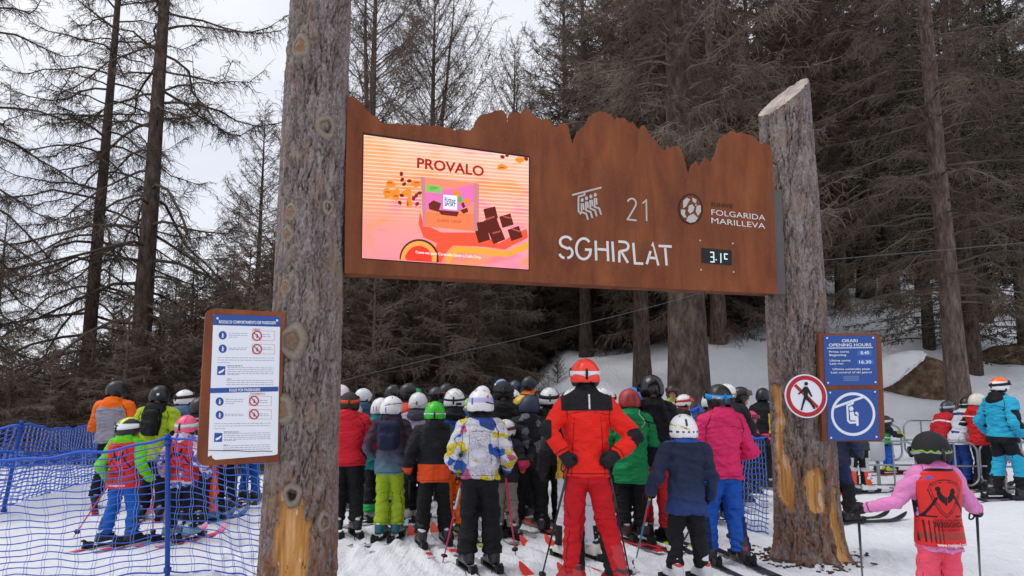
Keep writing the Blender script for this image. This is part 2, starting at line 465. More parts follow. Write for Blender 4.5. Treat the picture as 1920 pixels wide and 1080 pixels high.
tag(link('ground', mesh_from(V, F, {'wood': fe}), SNOW), kind='structure')

# ---------------------------------------------------------------- log posts of the gate
def bark_mat(name, light, mid, dark, warm):
    t = NT(name); v = t.coord((1, 1, .35))
    h = t.attr('bark')
    n = t.noise(v, 14, 6, .7); n2 = t.noise(t.coord((1, 1, .6)), 60, 4, .6)
    col = t.ramp(t.math('MULTIPLY_ADD', n2, .45, ) if False else t.mix(.5, n, n2), [(.33, dark), (.47, mid), (.62, light)])
    col = t.mix(t.ramp(t.noise(t.coord((1, 1, .5)), 4.5, 5, .7), [(.5, 0.), (.66, .75)]), col, warm)
    low = t.math('MULTIPLY', t.attr('low'), t.ramp(t.noise(v, 22, 4, .7), [(.42, 0.), (.58, 1.)])); col = t.mix(low, col, '#7d4f31')
    col = t.mix(t.ramp(h, [(0, .95), (.22, .7), (.55, 0.)]), col, tuple(x*.45 for x in lin(dark)))
    wood = t.ramp(t.noise(t.coord((7, 7, .5)), 3, 5, .6), [(.3, '#8a5f35'), (.5, '#c08b4e'), (.7, '#d7b084')])
    wood = t.mix(t.ramp(t.noise(v, 30, 4, .7), [(.6, 0.), (.66, .8)]), wood, '#5b3c26')
    wood = t.mix(t.ramp(t.noise(t.coord((1, 1, .4)), 12, 3, .6), [(.6, 0.), (.64, .7)]), wood, '#cfc6bd')
    f = t.math('MULTIPLY_ADD', t.attr('bare'), 60.); f.node.inputs[2].default_value = .5; f.node.use_clamp = True
    col = t.mix(f, col, wood)
    nm = t.bump(n2, .5, .012); nm = t.bump(n, .5, .03, nm)
    return t.fin(col, .85, nm, .15)
BARK = bark_mat('larch_bark', '#958b88', '#6f6461', '#443a36', '#826b59')
def log_post(loc, rad, ztop, seed, bare, label, knots, flare=.10):
    root = empty('log_post', loc, 0, label, 'log post')
    nt, nzv = 230, 560
    th = np.linspace(0, 2*np.pi, nt, endpoint=False); tz = np.linspace(0, 1, nzv)
    T, U = np.meshgrid(th, tz, indexing='xy')                    # rows along z
    x0 = np.cos(T); y0 = np.sin(T)
    zt = ztop(x0*.25, y0*.25); Zl = -.15+U*(zt+.15)
    r = np.interp(Zl, *rad)
    big = fbm(np.stack([x0*1.3, y0*1.3, Zl*.8], -1), 3, seed)-.5
    P = np.stack([x0*r*20, y0*r*20, Zl*4.4], -1)
    wob = fbm(P*.55, 3, seed+3)
    a = fbm(P+wob[..., None]*2.2, 4, seed+5)
    rid = np.clip(np.abs(2*a-1)*3.2, 0, 1)                       # 0 in the fissures
    fine = fbm(np.stack([x0*r*55, y0*r*55, Zl*26], -1), 3, seed+8)
    a2 = fbm(np.stack([x0*r*13, y0*r*13, Zl*2.2], -1)+wob[..., None]*1.6, 4, seed+6); rid2 = np.clip(np.abs(2*a2-1)*4.5, 0, 1)
    bk = sst(np.minimum(rid*.8+.25, rid2+.15)*.85+.3*fine, .12, .72)
    bare_d = np.full(T.shape, -1.0)
    for (u0, u1, z0, z1, j) in bare:                             # angle range (from straight at the viewer), height range
        ang = (T-1.5*np.pi+np.pi) % (2*np.pi)-np.pi
        e = np.minimum(np.minimum(ang-u0, u1-ang)*.27, np.minimum(Zl-z0, z1-Zl))
        e = e+.22*(fbm(np.stack([ang*2.2, Zl*2.6, 0*Zl], -1), 4, seed+j)-.5)
        bare_d = np.maximum(bare_d, e)
    m = sst(bare_d, -.01, .012)
    rr = r*(1+.13*big)-.012+(1-m)*(.034*bk+.010*fine)-m*.012
    rr = rr+flare*np.exp(-np.clip(Zl, 0, 9)/.16)*(.4+.6*fbm(np.stack([x0*2, y0*2, 0*x0], -1), 2, seed+21))
    V = np.stack([x0*rr+0*Zl, y0*rr, Zl], -1).reshape(-1, 3)
    i = np.arange(nzv*nt).reshape(nzv, nt); jn = np.roll(i, -1, 1)
    F = np.stack([i[:-1], jn[:-1], jn[1:], i[1:]], -1).reshape(-1, 4)
    low = sst(1.5-Zl+1.2*(fbm(np.stack([x0*2, y0*2, Zl*1.5], -1), 3, seed+30)-.5), 0, 1.3)*.8
    link('trunk', mesh_from(V, F, {'bark': np.where(m > .5, 1, bk), 'bare': bare_d, 'low': low}), BARK, root)
    top = V.reshape(nzv, nt, 3)[-1]; c = top.mean(0)
    t = NT('cut_wood'); q = t.coord()
    col = t.ramp(t.noise(q, 9, 5, .7), [(.3, '#8d8079'), (.6, '#b7aaa0'), (.8, '#cdc2b8')])
    fv = np.r_[top*[1, 1, 1]+[0, 0, .002], c[None]+[0, 0, .004]]
    link('cut_end', mesh_from(fv, [[k, (k+1) % nt, nt] for k in range(nt)], smooth=False), t.fin(col, .8, t.bump(t.noise(q, 40), .3, .01), .2), root)
    for (ang, z, s, hole) in knots:
        a = 1.5*np.pi+ang
        rk = float(np.interp(z, *rad))+.012
        tt = np.linspace(0, 2*np.pi, 26, endpoint=False)
        VV, FF = [], []
        prof = [(1.25, -.02, 0), (1.1, .016, .1), (.8, .034, .3), (.55, .034, .5), (.48, .026 if not hole else .0, .7), (.42, .036 if not hole else -.03, .9), (0.02, .034 if not hole else -.04, 1)]
        att = []
        for pr, h, av in prof:
            jit = 1+.07*np.sin(tt*3+ang*9)+.05*np.sin(tt*5+z*7)
            VV.append(np.c_[s*pr*jit*np.cos(tt), np.full(26, h*s/.075), s*1.3*pr*jit*np.sin(tt)]); att += [av]*26
        VV = np.concatenate(VV); n = 26
        FF = np.array([[k*n+i, k*n+(i+1) % n, (k+1)*n+(i+1) % n, (k+1)*n+i] for k in range(len(prof)-1) for i in range(n)])
        er = np.array([math.cos(a), math.sin(a), 0]); et = np.array([-math.sin(a), math.cos(a), 0])
        bend = VV[:, 0]/rk
        W = er*((rk+VV[:, 1])*np.cos(bend))[:, None]+et*((rk+VV[:, 1])*np.sin(bend))[:, None]+np.c_[0*bend, 0*bend, VV[:, 2]+z]
        t = NT('knot'); q = t.coord()
        col = t.ramp(t.attr('ring'), [(0, '#665c57'), (.3, '#8a7e70'), (.55, '#6a5c50'), (.75, '#2b211b' if hole else ['#a97a4e', '#7c6450'][int(z*10) % 2]), (1, '#15110e' if hole else '#6d523c')])
        col = t.mix(.22, col, t.ramp(t.noise(q, 40, 4), [(.3, '#3d332c'), (.7, '#a39687')]))
        link('knot', mesh_from(W, FF, {'ring': att}), t.fin(col, .8, t.bump(t.noise(q, 50), .4, .01), .2), root)
    return root
LP, RP = np.array([-1.655, 5.9, 0]), np.array([2.91, 7.45, 0])
radL = ([-.2, 0, .5, 1.0, 2.5, 4.8, 6], [.275, .268, .262, .258, .25, .232, .225])
radR = ([-.2, 0, 1.0, 2.4, 3.6, 5], [.30, .288, .282, .268, .255, .236])
def zk(v): return 1.6+(735-v)/FPX*5.65*1.0
log_post(LP, radL, lambda x, y: 5.35+x*.7, 11, [(-.25, .42, -.2, .84, 1)],
         'tall knotty grey larch log post holding up the left end of the rusty sign', [
    (-.30, at(566, 88, 5.66)[2], .075, False), (.58, at(628, 240, 5.7)[2], .075, True), (.0, at(575, 270, 5.66)[2], .032, False), (-.36, at(553, 398, 5.66)[2], .055, False),
    (-.45, at(541, 440, 5.66)[2], .055, False), (-.42, at(543, 538, 5.66)[2], .05, False), (.74, at(638, 388, 5.7)[2], .045, True), (-.12, at(566, 640, 5.64)[2], .10, False),
    (-.34, at(552, 769, 5.64)[2], .085, False), (.05, at(568, 928, 5.62)[2], .062, True), (.95, at(625, 980, 5.7)[2], .06, True)], .03)
zl_, zr_ = at(1420, 202, 7.3)[2], at(1503, 143, 7.4)[2]
log_post(RP, radR, lambda x, y: (zl_+zr_)/2-.02+x*(zr_-zl_)/.46+y*.40, 47, [(-1.6, -.92, .55, 1.70, 2), (-.35, .12, .48, .88, 4), (.50, 1.0, -.05, .72, 5)],
         'shorter grey log post with slanted top and stripped bark right of the sign', [(.35, at(1498, 240, 7.2)[2], .03, False)])
# bits of bark scattered on the snow round the posts
rng = np.random.default_rng(5)
mb = MB()
for c, n, r0 in ((RP, 260, .30), (LP, 120, .3)):
    for k in range(n):
        a = rng.uniform(0, 6.28); rr_ = r0+abs(rng.normal(0, .16))
        x, y = c[0]+rr_*math.cos(a), c[1]+rr_*math.sin(a); s = rng.uniform(.006, .02)
        Q = Matrix.Rotation(rng.uniform(0, 6), 3, 'Z') @ Matrix.Rotation(rng.uniform(-.5, .5), 3, 'X')
        mb.box((x, y, gz(x, y)+.006), (s*rng.uniform(.8, 2.2), s*.7, s*.35), rot=np.array(Q))
tag(mb.build('bark_litter', plain('#4a3a30', .9, .4, 20)), kind='stuff')

# ---------------------------------------------------------------- the rusty sign with its screen
pa, pb = np.array([-1.40, 5.85]), np.array([2.62, 7.13])
PL = Plane((pa[0], pa[1], 0), math.atan2(pb[1]-pa[1], pb[0]-pa[0]))
t = NT('weathered_steel'); v = t.coord((1, 1, .25)); v0 = t.coord()
col = t.ramp(t.noise(v, 5, 6, .62, .4), [(.3, '#633320'), (.46, '#784125'), (.6, '#874c2b'), (.75, '#955a36')])
col = t.mix(t.ramp(t.noise(v0, 1.7, 4, .6), [(.4, .0), (.62, .5)]), col, '#663a28')
col = t.mix(t.ramp(t.noise(v0, 38, 5, .7), [(.55, 0.), (.7, .30)]), col, '#a3673f')
col = t.mix(t.ramp(t.noise(t.coord((6, 6, .35)), 3, 4, .6), [(.55, 0.), (.75, .25)]), col, '#4c2c20')
RUST = t.fin(col, .72, t.bump(t.noise(v0, 90, 4), .12, .004), .25)
outl = [(646, 512), (648, 330), (652, 178), (661, 180), (672, 190), (684, 201), (691, 210), (703, 217), (716, 229), (735, 232), (764, 232), (790, 234), (812, 235), (840, 239), (850, 243), (865, 244), (880, 245), (889, 238),
 (891, 228), (897, 219), (910, 214), (922, 211), (935, 207), (944, 208), (950, 216), (951, 230), (955, 214), (964, 211), (972, 209), (977, 218), (980, 207), (986, 204), (997, 209), (1003, 220), (1012, 222), (1019, 224), (1025, 220), (1031, 226), (1040, 239), (1044, 239), (1048, 231), (1061, 230), (1066, 240), (1073, 271),
 (1079, 254), (1083, 246), (1098, 234), (1104, 220), (1116, 211), (1126, 208), (1136, 210), (1146, 215), (1151, 225), (1157, 220), (1171, 221), (1178, 230), (1186, 228), (1194, 239), (1200, 242), (1206, 234), (1213, 243), (1222, 258), (1231, 264), (1234, 272), (1244, 281), (1248, 282), (1252, 272), (1258, 280), (1267, 274), (1275, 277), (1282, 293), (1290, 327),
 (1296, 310), (1305, 301), (1310, 311), (1317, 303), (1323, 293), (1333, 304), (1340, 291), (1345, 271), (1352, 257), (1363, 252), (1371, 245), (1382, 250), (1391, 247), (1405, 252), (1416, 258), (1425, 270), (1434, 266), (1445, 275), (1448, 288), (1452, 400), (1458, 551)]
sign = PL.thing('lift_station_sign', 'wide rusty steel sign cut to a mountain skyline hung between two log posts', 'sign')
rj = random.Random(8); ol2 = []
for i_, (p_, q_) in enumerate(zip(outl, outl[1:]+outl[:1])):
    ol2.append(p_); L_ = math.hypot(q_[0]-p_[0], q_[1]-p_[1])
    if 2 <= i_ < len(outl)-3 and L_ > 6:
        m_ = max(1, int(L_/5))
        for j_ in range(1, m_+1): f_ = j_/(m_+1); ol2.append((p_[0]+(q_[0]-p_[0])*f_+rj.uniform(-.8, .8), p_[1]+(q_[1]-p_[1])*f_+rj.uniform(-2.2, 2.2)))
poly = PL.pxs(ol2)
mb = MB(); mb.prism(poly, -.012, 0.0); mb.build('panel', RUST, sign)
zb = poly[0, 1]; s0, s1 = poly[0, 0], PL.pxs(outl)[-1, 0]; zbr = PL.pxs(outl)[-1, 1]
DK = plain('#3a3330', .7, .3, 6)
mb = MB()
mb.prism([(s0+.01, zb+.004), (s1-.005, zbr+.004), (s1-.005, zbr+.022), (s0+.01, zb+.022)], -.22, -.0125)
mb.prism([(s0+.01, zb+.026), (s1+.08, zbr+.026), (s1+.08, zbr+1.02), (s0+.01, zb+1.02)], -.30, -.20)
mb.build('back_box', RUST, sign)
mb = MB(); q = PL.pxs([(1450, 360), (1466, 360), (1474, 552), (1458, 552)], -.02); mb.prism([q[0]+[-.05, 0], q[1], q[2], q[3]+[-.05, 0]], -.06, -.025); mb.build('grey_plate', plain('#5a5555', .6, .25, 9), sign)  # grey plate behind the panel, standing out past its right end, wider downwards
# screen -----------------------------------------------------
def S6(cx, cy): return (620+cx/2.7, 160+cy/2.7)
def emis(c, s=1.0, name='lit_pixels'):
    key = ('em', lin(c), s)
    if key not in _mats:
        t = NT(name); _mats[key] = t.fin((0, 0, 0), .4, None, .1, 0, c, s)
    return _mats[key]
qs = PL.pxs([S6(163, 240), S6(1008, 360), S6(1006, 936), S6(155, 878)], .004)
mb = MB(); mb.prism(qs, .001, .006); scr_f = mb.build('screen', plain('#0b0b0d', .4, .1), sign)
qi = PL.pxs([S6(168, 250), S6(1003, 366), S6(1002, 932), S6(159, 874)], .01)
c0 = qi.mean(0); wS, hS = (qi[1, 0]-qi[0, 0]), (qi[0, 1]-qi[3, 1])
t = NT('screen_picture'); tcg = t.n('TexCoord'); sp = t.n('SeparateXYZ'); t.l(tcg.outputs['Generated'], sp.inputs[0])
gx, gzv = sp.outputs[0], sp.outputs[2]
g = t.ramp(gzv, [(0, '#f883a8'), (.2, '#f98fa2'), (.45, '#fa9a80'), (.65, '#f8a070'), (.85, '#fbb890'), (1, '#fdd0b4')])
g2 = t.ramp(gx, [(0, '#fa9e62'), (.3, '#f9a08a'), (.75, '#f8a8a8'), (1, '#fab0b0')])
colr = t.mix(.35, g, g2)
mw = t.n('Mapping'); t.l(tcg.outputs['Generated'], mw.inputs[0]); mw.inputs['Scale'].default_value = (2.2, 1, 3.2)
bl = t.noise(mw.outputs[0], 1.3, 2, .5, .6)
colr = t.mix(t.ramp(bl, [(.52, 0.), (.66, .75)]), colr, '#fb8f3e')
colr = t.mix(t.ramp(t.noise(mw.outputs[0], 1.7, 2, .5, .4), [(.56, 0.), (.68, .6)]), colr, '#f7709a')
st = t.math('SINE', t.math('ADD', t.math('MULTIPLY', gzv, 210.), t.math('MULTIPLY', gx, -6.)))
stm = t.math('MULTIPLY', t.ramp(st, [(.3, 0.), (.9, .55)]), t.ramp(gzv, [(.3, 0.), (.5, 1.)]))
colr = t.mix(stm, colr, '#ffe9d6')
SCR = t.fin((0, 0, 0), .4, None, .1, 0, colr, 1.0)
mb = MB(); mb.prism(qi, .0065, .009); mb.build('picture', SCR, scr_f)
def scr(name, c, polys, n=.0105, s=1.0):
    for k, p in enumerate(polys):
        mb = MB(); e = .00007*k; mb.prism(PL.pxs([S6(*a) for a in p], n+e), n-.0012, n+e); mb.build(name, emis(c, s), scr_f)
def scr_text(body, x0, y0, x1, y1, hpx, c, n=.013, bold=0.0):
    a, b = PL.px(*S6(x0, y0), n), PL.px(*S6(x1, y1), n); h = PL.px(*S6(x0, y0-hpx), n)[1]-a[1]
    mb = MB(); put_text(mb, body, a[0], a[1], h, n, b[0]-a[0], bold, slope=(b[1]-a[1])/(b[0]-a[0])); return mb.build('lettering', emis(c), scr_f)
def blob(cx, cy, rx, ry, n=12, k=0, j=.15, rot=0.0):
    a = np.linspace(0, 2*np.pi, n, endpoint=False); r = 1+j*np.sin(a*3+k)+j*.6*np.sin(a*5+k*2)
    x, y = rx*r*np.cos(a), ry*r*np.sin(a)
    return [(cx+p*math.cos(rot)-q*math.sin(rot), cy+p*math.sin(rot)+q*math.cos(rot)) for p, q in zip(x, y)]
scr_text('PROVALO', 437, 417, 776, 460, 50, '#a02018', bold=.025)
# poured caramel, then the wrapper
scr('caramel_pour', '#f0563c', [[(452, 640), (470, 700), (560, 745), (740, 745), (850, 800), (990, 725), (1000, 770), (880, 832), (780, 818), (620, 810), (580, 850), (560, 898), (500, 890), (540, 800), (470, 770), (445, 700)]], .0098)
scr('caramel_pour', '#f8a23c', [[(590, 850), (640, 815), (790, 825), (890, 840), (1000, 790), (1000, 830), (890, 870), (740, 850), (640, 845), (600, 900), (575, 898)]], .0100)
scr('wrapper', '#f58a6e', [[(455, 462), (752, 498), (750, 742), (470, 715)]], .0104)
scr('wrapper', '#e272b4', [[(475, 545), (640, 520), (725, 500), (725, 590), (640, 640), (500, 625), (478, 640)]], .0108)
scr('wrapper', '#ef7d50', [[(478, 640), (725, 650), (722, 735), (478, 712)]], .0109)
scr('wrapper_seal', '#c87f86', [[(455, 462), (478, 465), (482, 716), (468, 714)], [(724, 495), (752, 499), (750, 742), (722, 739)]], .0112)
scr('green_label', '#7fbf62', [[(482, 500), (560, 512), (562, 548), (484, 538)]], .0114)
scr('logo_field', '#f4f4fa', [[(570, 553), (640, 560), (640, 632), (570, 624)]], .0126)
scr_text('Ritter', 577, 590, 634, 596, 24, '#2a3f92', .0140, .02); scr_text('SPORT', 576, 610, 634, 615, 17, '#2a3f92', .0140, .035)
scr('leaf', '#5fae4e', [blob(655, 577, 12, 20), blob(520, 520, 22, 9, k=2)], .0122)
scr('chocolate_piece', '#6b2a20', [[(495, 600), (520, 582), (560, 598), (545, 640), (500, 628)], [(540, 630), (600, 636), (650, 640), (640, 664), (560, 655)], [(655, 632), (690, 620), (698, 640), (672, 650)], [(660, 600), (672, 590), (682, 615), (670, 622)]], .0121)
scr_text('CAFFE CRISP', 540, 690, 662, 698, 13, '#a13326', .0135)
scr('biscuit', '#ee8a2c', [blob(304, 500, 26, 18, k=1), blob(290, 545, 26, 26, k=2), blob(328, 552, 24, 30, k=4), blob(432, 498, 26, 18, k=3), blob(388, 545, 24, 22, k=5), blob(398, 592, 16, 26, k=6), blob(868, 414, 27, 15, k=1), blob(958, 378, 24, 14, k=3), blob(636, 545, 20, 16, k=2), blob(690, 585, 18, 14, k=4)], .0118)
scr('biscuit_toasting', '#c9501e', [blob(298, 493, 16, 4), blob(288, 540, 16, 4), blob(330, 560, 14, 5), blob(436, 492, 16, 4), blob(390, 600, 5, 14), blob(866, 416, 14, 4)], .0124)
scr('coffee_bean', '#7c2620', [blob(x, y, 9, 12, j=.03, rot=.5*k) for k, (x, y) in enumerate([(358, 448), (362, 478), (372, 500), (398, 484), (360, 557), (350, 594), (420, 572), (433, 558), (438, 600), (450, 545), (870, 362), (990, 372), (893, 352)])], .012)
def sq(cx, cy, r, a): return [(cx+r*math.cos(a+k*math.pi/2), cy+r*math.sin(a+k*math.pi/2)) for k in range(4)]
scr('chocolate_piece', '#5e231c', [sq(810, 650, 44, .55), sq(775, 720, 44, .6), sq(770, 760, 44, .5), sq(818, 705, 46, .45), sq(842, 762, 46, .4), sq(890, 685, 42, .5), sq(934, 750, 43, .45)], .0120)
scr('chocolate_gloss', '#a8543f', [[(783, 675), (828, 660), (832, 668), (790, 684)], [(818, 745), (858, 735), (860, 742), (822, 753)], [(870, 660), (916, 668), (914, 676), (874, 668)], [(916, 722), (960, 736), (958, 743), (914, 730)]], .0128)
scr('jar_rim', '#5b2a20', [[S for S in blob(448, 878, 100, 100, 30, j=0)[15:]+[(548, 893), (540, 897), (355, 884)]]], .0116)
scr('jar', '#f0a050', [[S for S in blob(447, 884, 92, 96, 30, j=0)[15:]+[(535, 895), (360, 884)]]], .0122)
scr('jar_caramel', '#ee3d2c', [[S for S in blob(447, 890, 72, 78, 30, j=0)[16:29]+[(512, 893), (385, 886)]]], .0128)
scr_text('Come nei gusti Caramello Salato e Caffè Crisp.', 430, 850, 765, 877, 13, '#fff4f0', .0145, .012)
# cut-out lettering --------------------------------------------
def S7(cx, cy): return (1000+cx/2.455, 140+cy/2.455)
INK = plain('#d9d6d2', .6, .06, 30); INKD = plain('#b9b4ae', .6, .1, 30)
EDGE = plain('#3a1d14', .8, .3, 30)
def cut(name, strokes, wpx, mat=INK, n=.006, closed=False, wS=None):
    mb = MB()
    for st_ in strokes:
        p = PL.pxs([S7(*a) for a in st_], n)
        w = abs(PL.px(*S7(600+wpx, 700), n)[0]-PL.px(*S7(600, 700), n)[0])
        mb.ribbon(p, w, .0008, n, closed)
    return each(mb, name, mat, sign)
def arc(cx, cy, rx, ry, a0, a1, n=12): return [(cx+rx*math.cos(R(a)), cy-ry*math.sin(R(a))) for a in np.linspace(a0, a1, n)]
cut('lettering', [arc(150, 770, 27, 24, 20, 170, 9)+arc(150, 772, 26, 22, 180, 250, 5)+[(158, 800)]+arc(152, 818, 28, 24, 60, 0, 5)+arc(152, 820, 28, 24, -10, -80, 6), arc(148, 820, 27, 24, -100, -170, 7),
  arc(232, 800, 34, 46, 40, 190, 14)+arc(232, 802, 34, 47, 195, 330, 12)+[(264, 806), (238, 805)],
  [(287, 764), (290, 855)], [(341, 766), (345, 858)], [(296, 803), (338, 806)],
  [(364, 768), (370, 861)], [(396, 812), (396, 864)], [(392, 768), (420, 770)]+arc(416, 790, 22, 20, 60, -60, 8)+[(404, 812), (436, 866)],
  [(460, 774), (468, 868), (506, 870)],
  [(522, 872), (540, 812)], [(548, 790), (551, 779), (576, 878)], [(533, 842), (566, 845)],
  [(577, 788), (637, 791)], [(607, 797), (614, 878)]], 10)
cut('lettering', [arc(453, 592, 20, 22, 160, -20, 10)+[(466, 612), (434, 666), (476, 671)], [(503, 592), (520, 578), (522, 674)]], 7, INKD)
# chairlift pictogram
icon = [[(179, 554), (314, 519)], [(236, 541), (236, 553), (208, 562), (208, 628), (220, 642)]]
for k in range(4):
    dx, dy = 20*k, -8*k
    icon += [[(222+dx, 592+dy), (222+dx, 632+dy), (244+dx, 640+dy), (252+dx, 668+dy)], [(230+dx, 592+dy), (232+dx, 622+dy)]]
cut('chairlift_pictogram', icon, 7, INKD)
mb = MB()
for k in range(4): mb.prism(PL.pxs([S7(*p) for p in blob(225+20*k, 577-8*k, 7, 9, 14, j=0)], .006), .0008, .006)
each(mb, 'chairlift_pictogram', INKD, sign)
# round emblem with a climbing figure, left as cut patches
mb = MB(); mb.ribbon(PL.pxs([S7(*p) for p in blob(724, 618, 54, 68, 40, j=0)], .004), .012, .0008, .004, True); mb.build('emblem', EDGE, sign)
mb = MB()
for p in ([(690, 580), (706, 566), (722, 574), (712, 590), (704, 606), (690, 616)], [(732, 566), (752, 576), (748, 592), (734, 584)], [(680, 620), (700, 622), (698, 640), (706, 660), (692, 656), (680, 640)], [(716, 604), (730, 596), (742, 610), (736, 628), (722, 640), (712, 628)], [(752, 604), (770, 600), (772, 630), (758, 650), (748, 630)], [(714, 650), (738, 640), (758, 660), (744, 678), (722, 682), (704, 672)], [(744, 598), (752, 596), (748, 606)]):
    mb.prism(PL.pxs([S7(*a) for a in p], .005), .0009, .005)
each(mb, 'emblem', INKD, sign)
def cut_text(body, x0, y0, x1, y1, hpx, mat, bold=.0):
    n = .004; a, b = PL.px(*S7(x0, y0), n), PL.px(*S7(x1, y1), n); h = PL.px(*S7(x0, y0-hpx), n)[1]-a[1]
    mb = MB(); put_text(mb, body, a[0], a[1], h, n, b[0]-a[0], bold, slope=(b[1]-a[1])/(b[0]-a[0])); return mb.build('lettering', mat, sign)
cut_text('FUNIVIE', 821, 608, 921, 616, 20, EDGE, .0); cut_text('FOLGARIDA', 820, 645, 1068, 671, 25, INK); cut_text('MARILLEVA', 820, 683, 1068, 709, 25, INK)
# thermometer display
mb = MB(); mb.prism(PL.pxs([S7(774, 797), S7(913, 809), S7(914, 878), S7(775, 866)], .004), .0008, .004); disp = mb.build('temperature_display', plain('#16171b', .3, .1), sign)
mb = MB()
for stv in ([(814, 817), (830, 818), (831, 840), (816, 839)], [(831, 840), (832, 862), (815, 861)], [(863, 822), (864, 866)], [(895, 826), (880, 825), (881, 848), (894, 849)]):
    mb.ribbon(PL.pxs([S7(*a) for a in stv], .006), .011, .0042, .006)
mb.prism(PL.pxs([S7(*p) for p in blob(842, 852, 3, 3, 10, j=0)], .006), .0042, .006)
each(mb, 'digits', emis('#d5f2f6', .9), disp)
mb = MB()
for c in ((768, 763), (918, 777), (772, 898), (922, 908)): mb.prism(PL.pxs([S7(*p) for p in blob(*c, 4, 4, 10, j=0)], .006), .0008, .006)
each(mb, 'rivet', plain('#c9b7a4', .4, .1, metal=.5), sign)

# ---------------------------------------------------------------- boards on the posts
def S8(cx, cy): return (360+cx/3.177, 560+cy/3.177)
bl_a, bl_b = at(379, 730, 5.33), at(530, 730, 5.62)
BL = Plane((bl_a[0], bl_a[1], 0), math.atan2(bl_b[1]-bl_a[1], bl_b[0]-bl_a[0]))
board = BL.thing('passenger_rules_board', 'narrow rusty board with white and blue passenger rules sheet on the left post', 'information board')
o = BL.pxs([S8(*p) for p in ((75, 60), (553, 75), (523, 968), (38, 1003))])
s0, s1 = o[[0, 3], 0].mean(), o[[1, 2], 0].mean(); z1, z0 = o[:2, 1].mean(), o[2:, 1].mean()
mb = MB(); mb.prism(rrect(s0, z0, s1, z1, (.065, .01, .01, .065)), -.05, 0); mb.build('back_plate', RUST, board)
def b8(cx, cy, n=.006): return BL.px(*S8(cx, cy), n)
WHT = plain('#e4e7ee', .35, .02, 3, 0); BLU = plain('#2c4f96', .4, .05, 5, 0); REDP = plain('#b8343c', .4, .05, 5, 0); GRY = plain('#8a8e98', .6, .1, 90, 0); BLK = plain('#1a1a1e', .5, .1, 30, 0)
q = [b8(*p) for p in ((128, 95), (526, 108), (510, 925), (490, 932), (140, 960), (122, 950), (118, 932), (95, 942))]
mb = MB(); mb.prism(q, .001, .005); sheet = mb.build('rules_sheet', WHT, board)
mb = MB()
mb.prism([b8(*p) for p in ((127, 100), (134, 94), (518, 106), (527, 112), (527, 168), (126, 157))], .0052, .0065)
mb.prism([b8(*p) for p in ((107, 533), (515, 524), (514, 552), (106, 563))], .0052, .0065); each(mb, 'header_band', BLU, sheet)
def t8(body, x0, y0, x1, y1, h, mat, bold=.02, n=.0075):
    a, b = b8(x0, y0, n), b8(x1, y1, n); hh = b8(x0, y0-h, n)[1]-a[1]
    mb = MB(); put_text(mb, body, a[0], a[1], hh, n, b[0]-a[0], bold, slope=(b[1]-a[1])/(b[0]-a[0])); return mb.build('lettering', mat, sheet)
t8('REGOLE DI COMPORTAMENTO DEI PASSEGGERI', 160, 146, 498, 152, 17, WHT); t8('RULES FOR PASSENGERS', 222, 553, 406, 550, 16, WHT)
t8('È VIETATO', 362, 187, 406, 188, 8, REDP); t8('IT IS FORBIDDEN TO', 346, 571, 434, 571, 8, REDP)
mbB, mbR, mbW, mbK, mbG, mbL = MB(), MB(), MB(), MB(), MB(), MB()
def disc(mb_, cx, cy, r, n0, n1): mb_.prism([b8(*p, n1) for p in blob(cx, cy, r, r*1.05, 24, j=0)], n0, n1)
def ringb(cx, cy, r): mbR.ribbon([b8(*p, .0082) for p in blob(cx, cy, r, r*1.05, 24, j=0)], .0085, .0052, .0082, True); mbR.ribbon([b8(cx-r*.65, cy-r*.65, .0095), b8(cx+r*.65, cy+r*.65, .0095)], .006, .0083, .0095)
def figure(mb_, cx, cy, s, n):
    mb_.prism([b8(*p, n) for p in blob(cx, cy-s*.6, s*.2, s*.22, 10, j=0)], n-.001, n)
    mb_.prism([b8(cx+x*s, cy+y*s, n) for x, y in ((-.22, -.35), (.25, -.35), (.5, -.05), (.4, .0), (.2, -.15), (.25, .7), (.05, .7), (0, .2), (-.1, .7), (-.3, .7), (-.2, -.1))], n-.001, n)
for dy, dx in ((0, 0), (392, -18)):
    for cy in (218, 298):
        yy = cy+dy*1.0+(3 if dy else 0); disc(mbB, 183+dx, yy, 24, .0052, .0066)
        figure(mbW, 183+dx, yy+2, 19, .0078)
        yr = cy+dy-(4 if dy else 0); ringb(388+dx, yr+3, 26); figure(mbK, 388+dx, yr+5, 15, .0070)
        mbL.ribbon([b8(360+dx, yr-28), b8(492+dx, yr-24), b8(490+dx, yr+32), b8(358+dx, yr+30)], .003, .0052, .0058, True)
    by = 427+dy+6*(dy > 0)
    mbB.prism([b8(*p) for p in ((152+dx, by-26), (199+dx, by-24), (197+dx, by+28), (149+dx, by+28))], .0052, .0066)
    mbW.prism([b8(157+dx+x, by+y, .0078) for x, y in ((0, 14), (4, 6), (20, 0), (34, -10), (37, -4), (30, 6), (20, 14), (4, 20))], .0068, .0078)
rg = random.Random(3)
def dashes(x0, x1, y, sl=0.0, hgt=3.0):
    x = x0
    while x < x1-4:
        w = rg.uniform(8, 26); w = min(w, x1-x)
        y_ = y+sl*(x-x0)
        mbG.prism([b8(x, y_-hgt/2), b8(x+w, y_-hgt/2+sl*w), b8(x+w, y_+hgt/2+sl*w), b8(x, y_+hgt/2)], .0052, .0057); x += w+rg.uniform(3, 6)
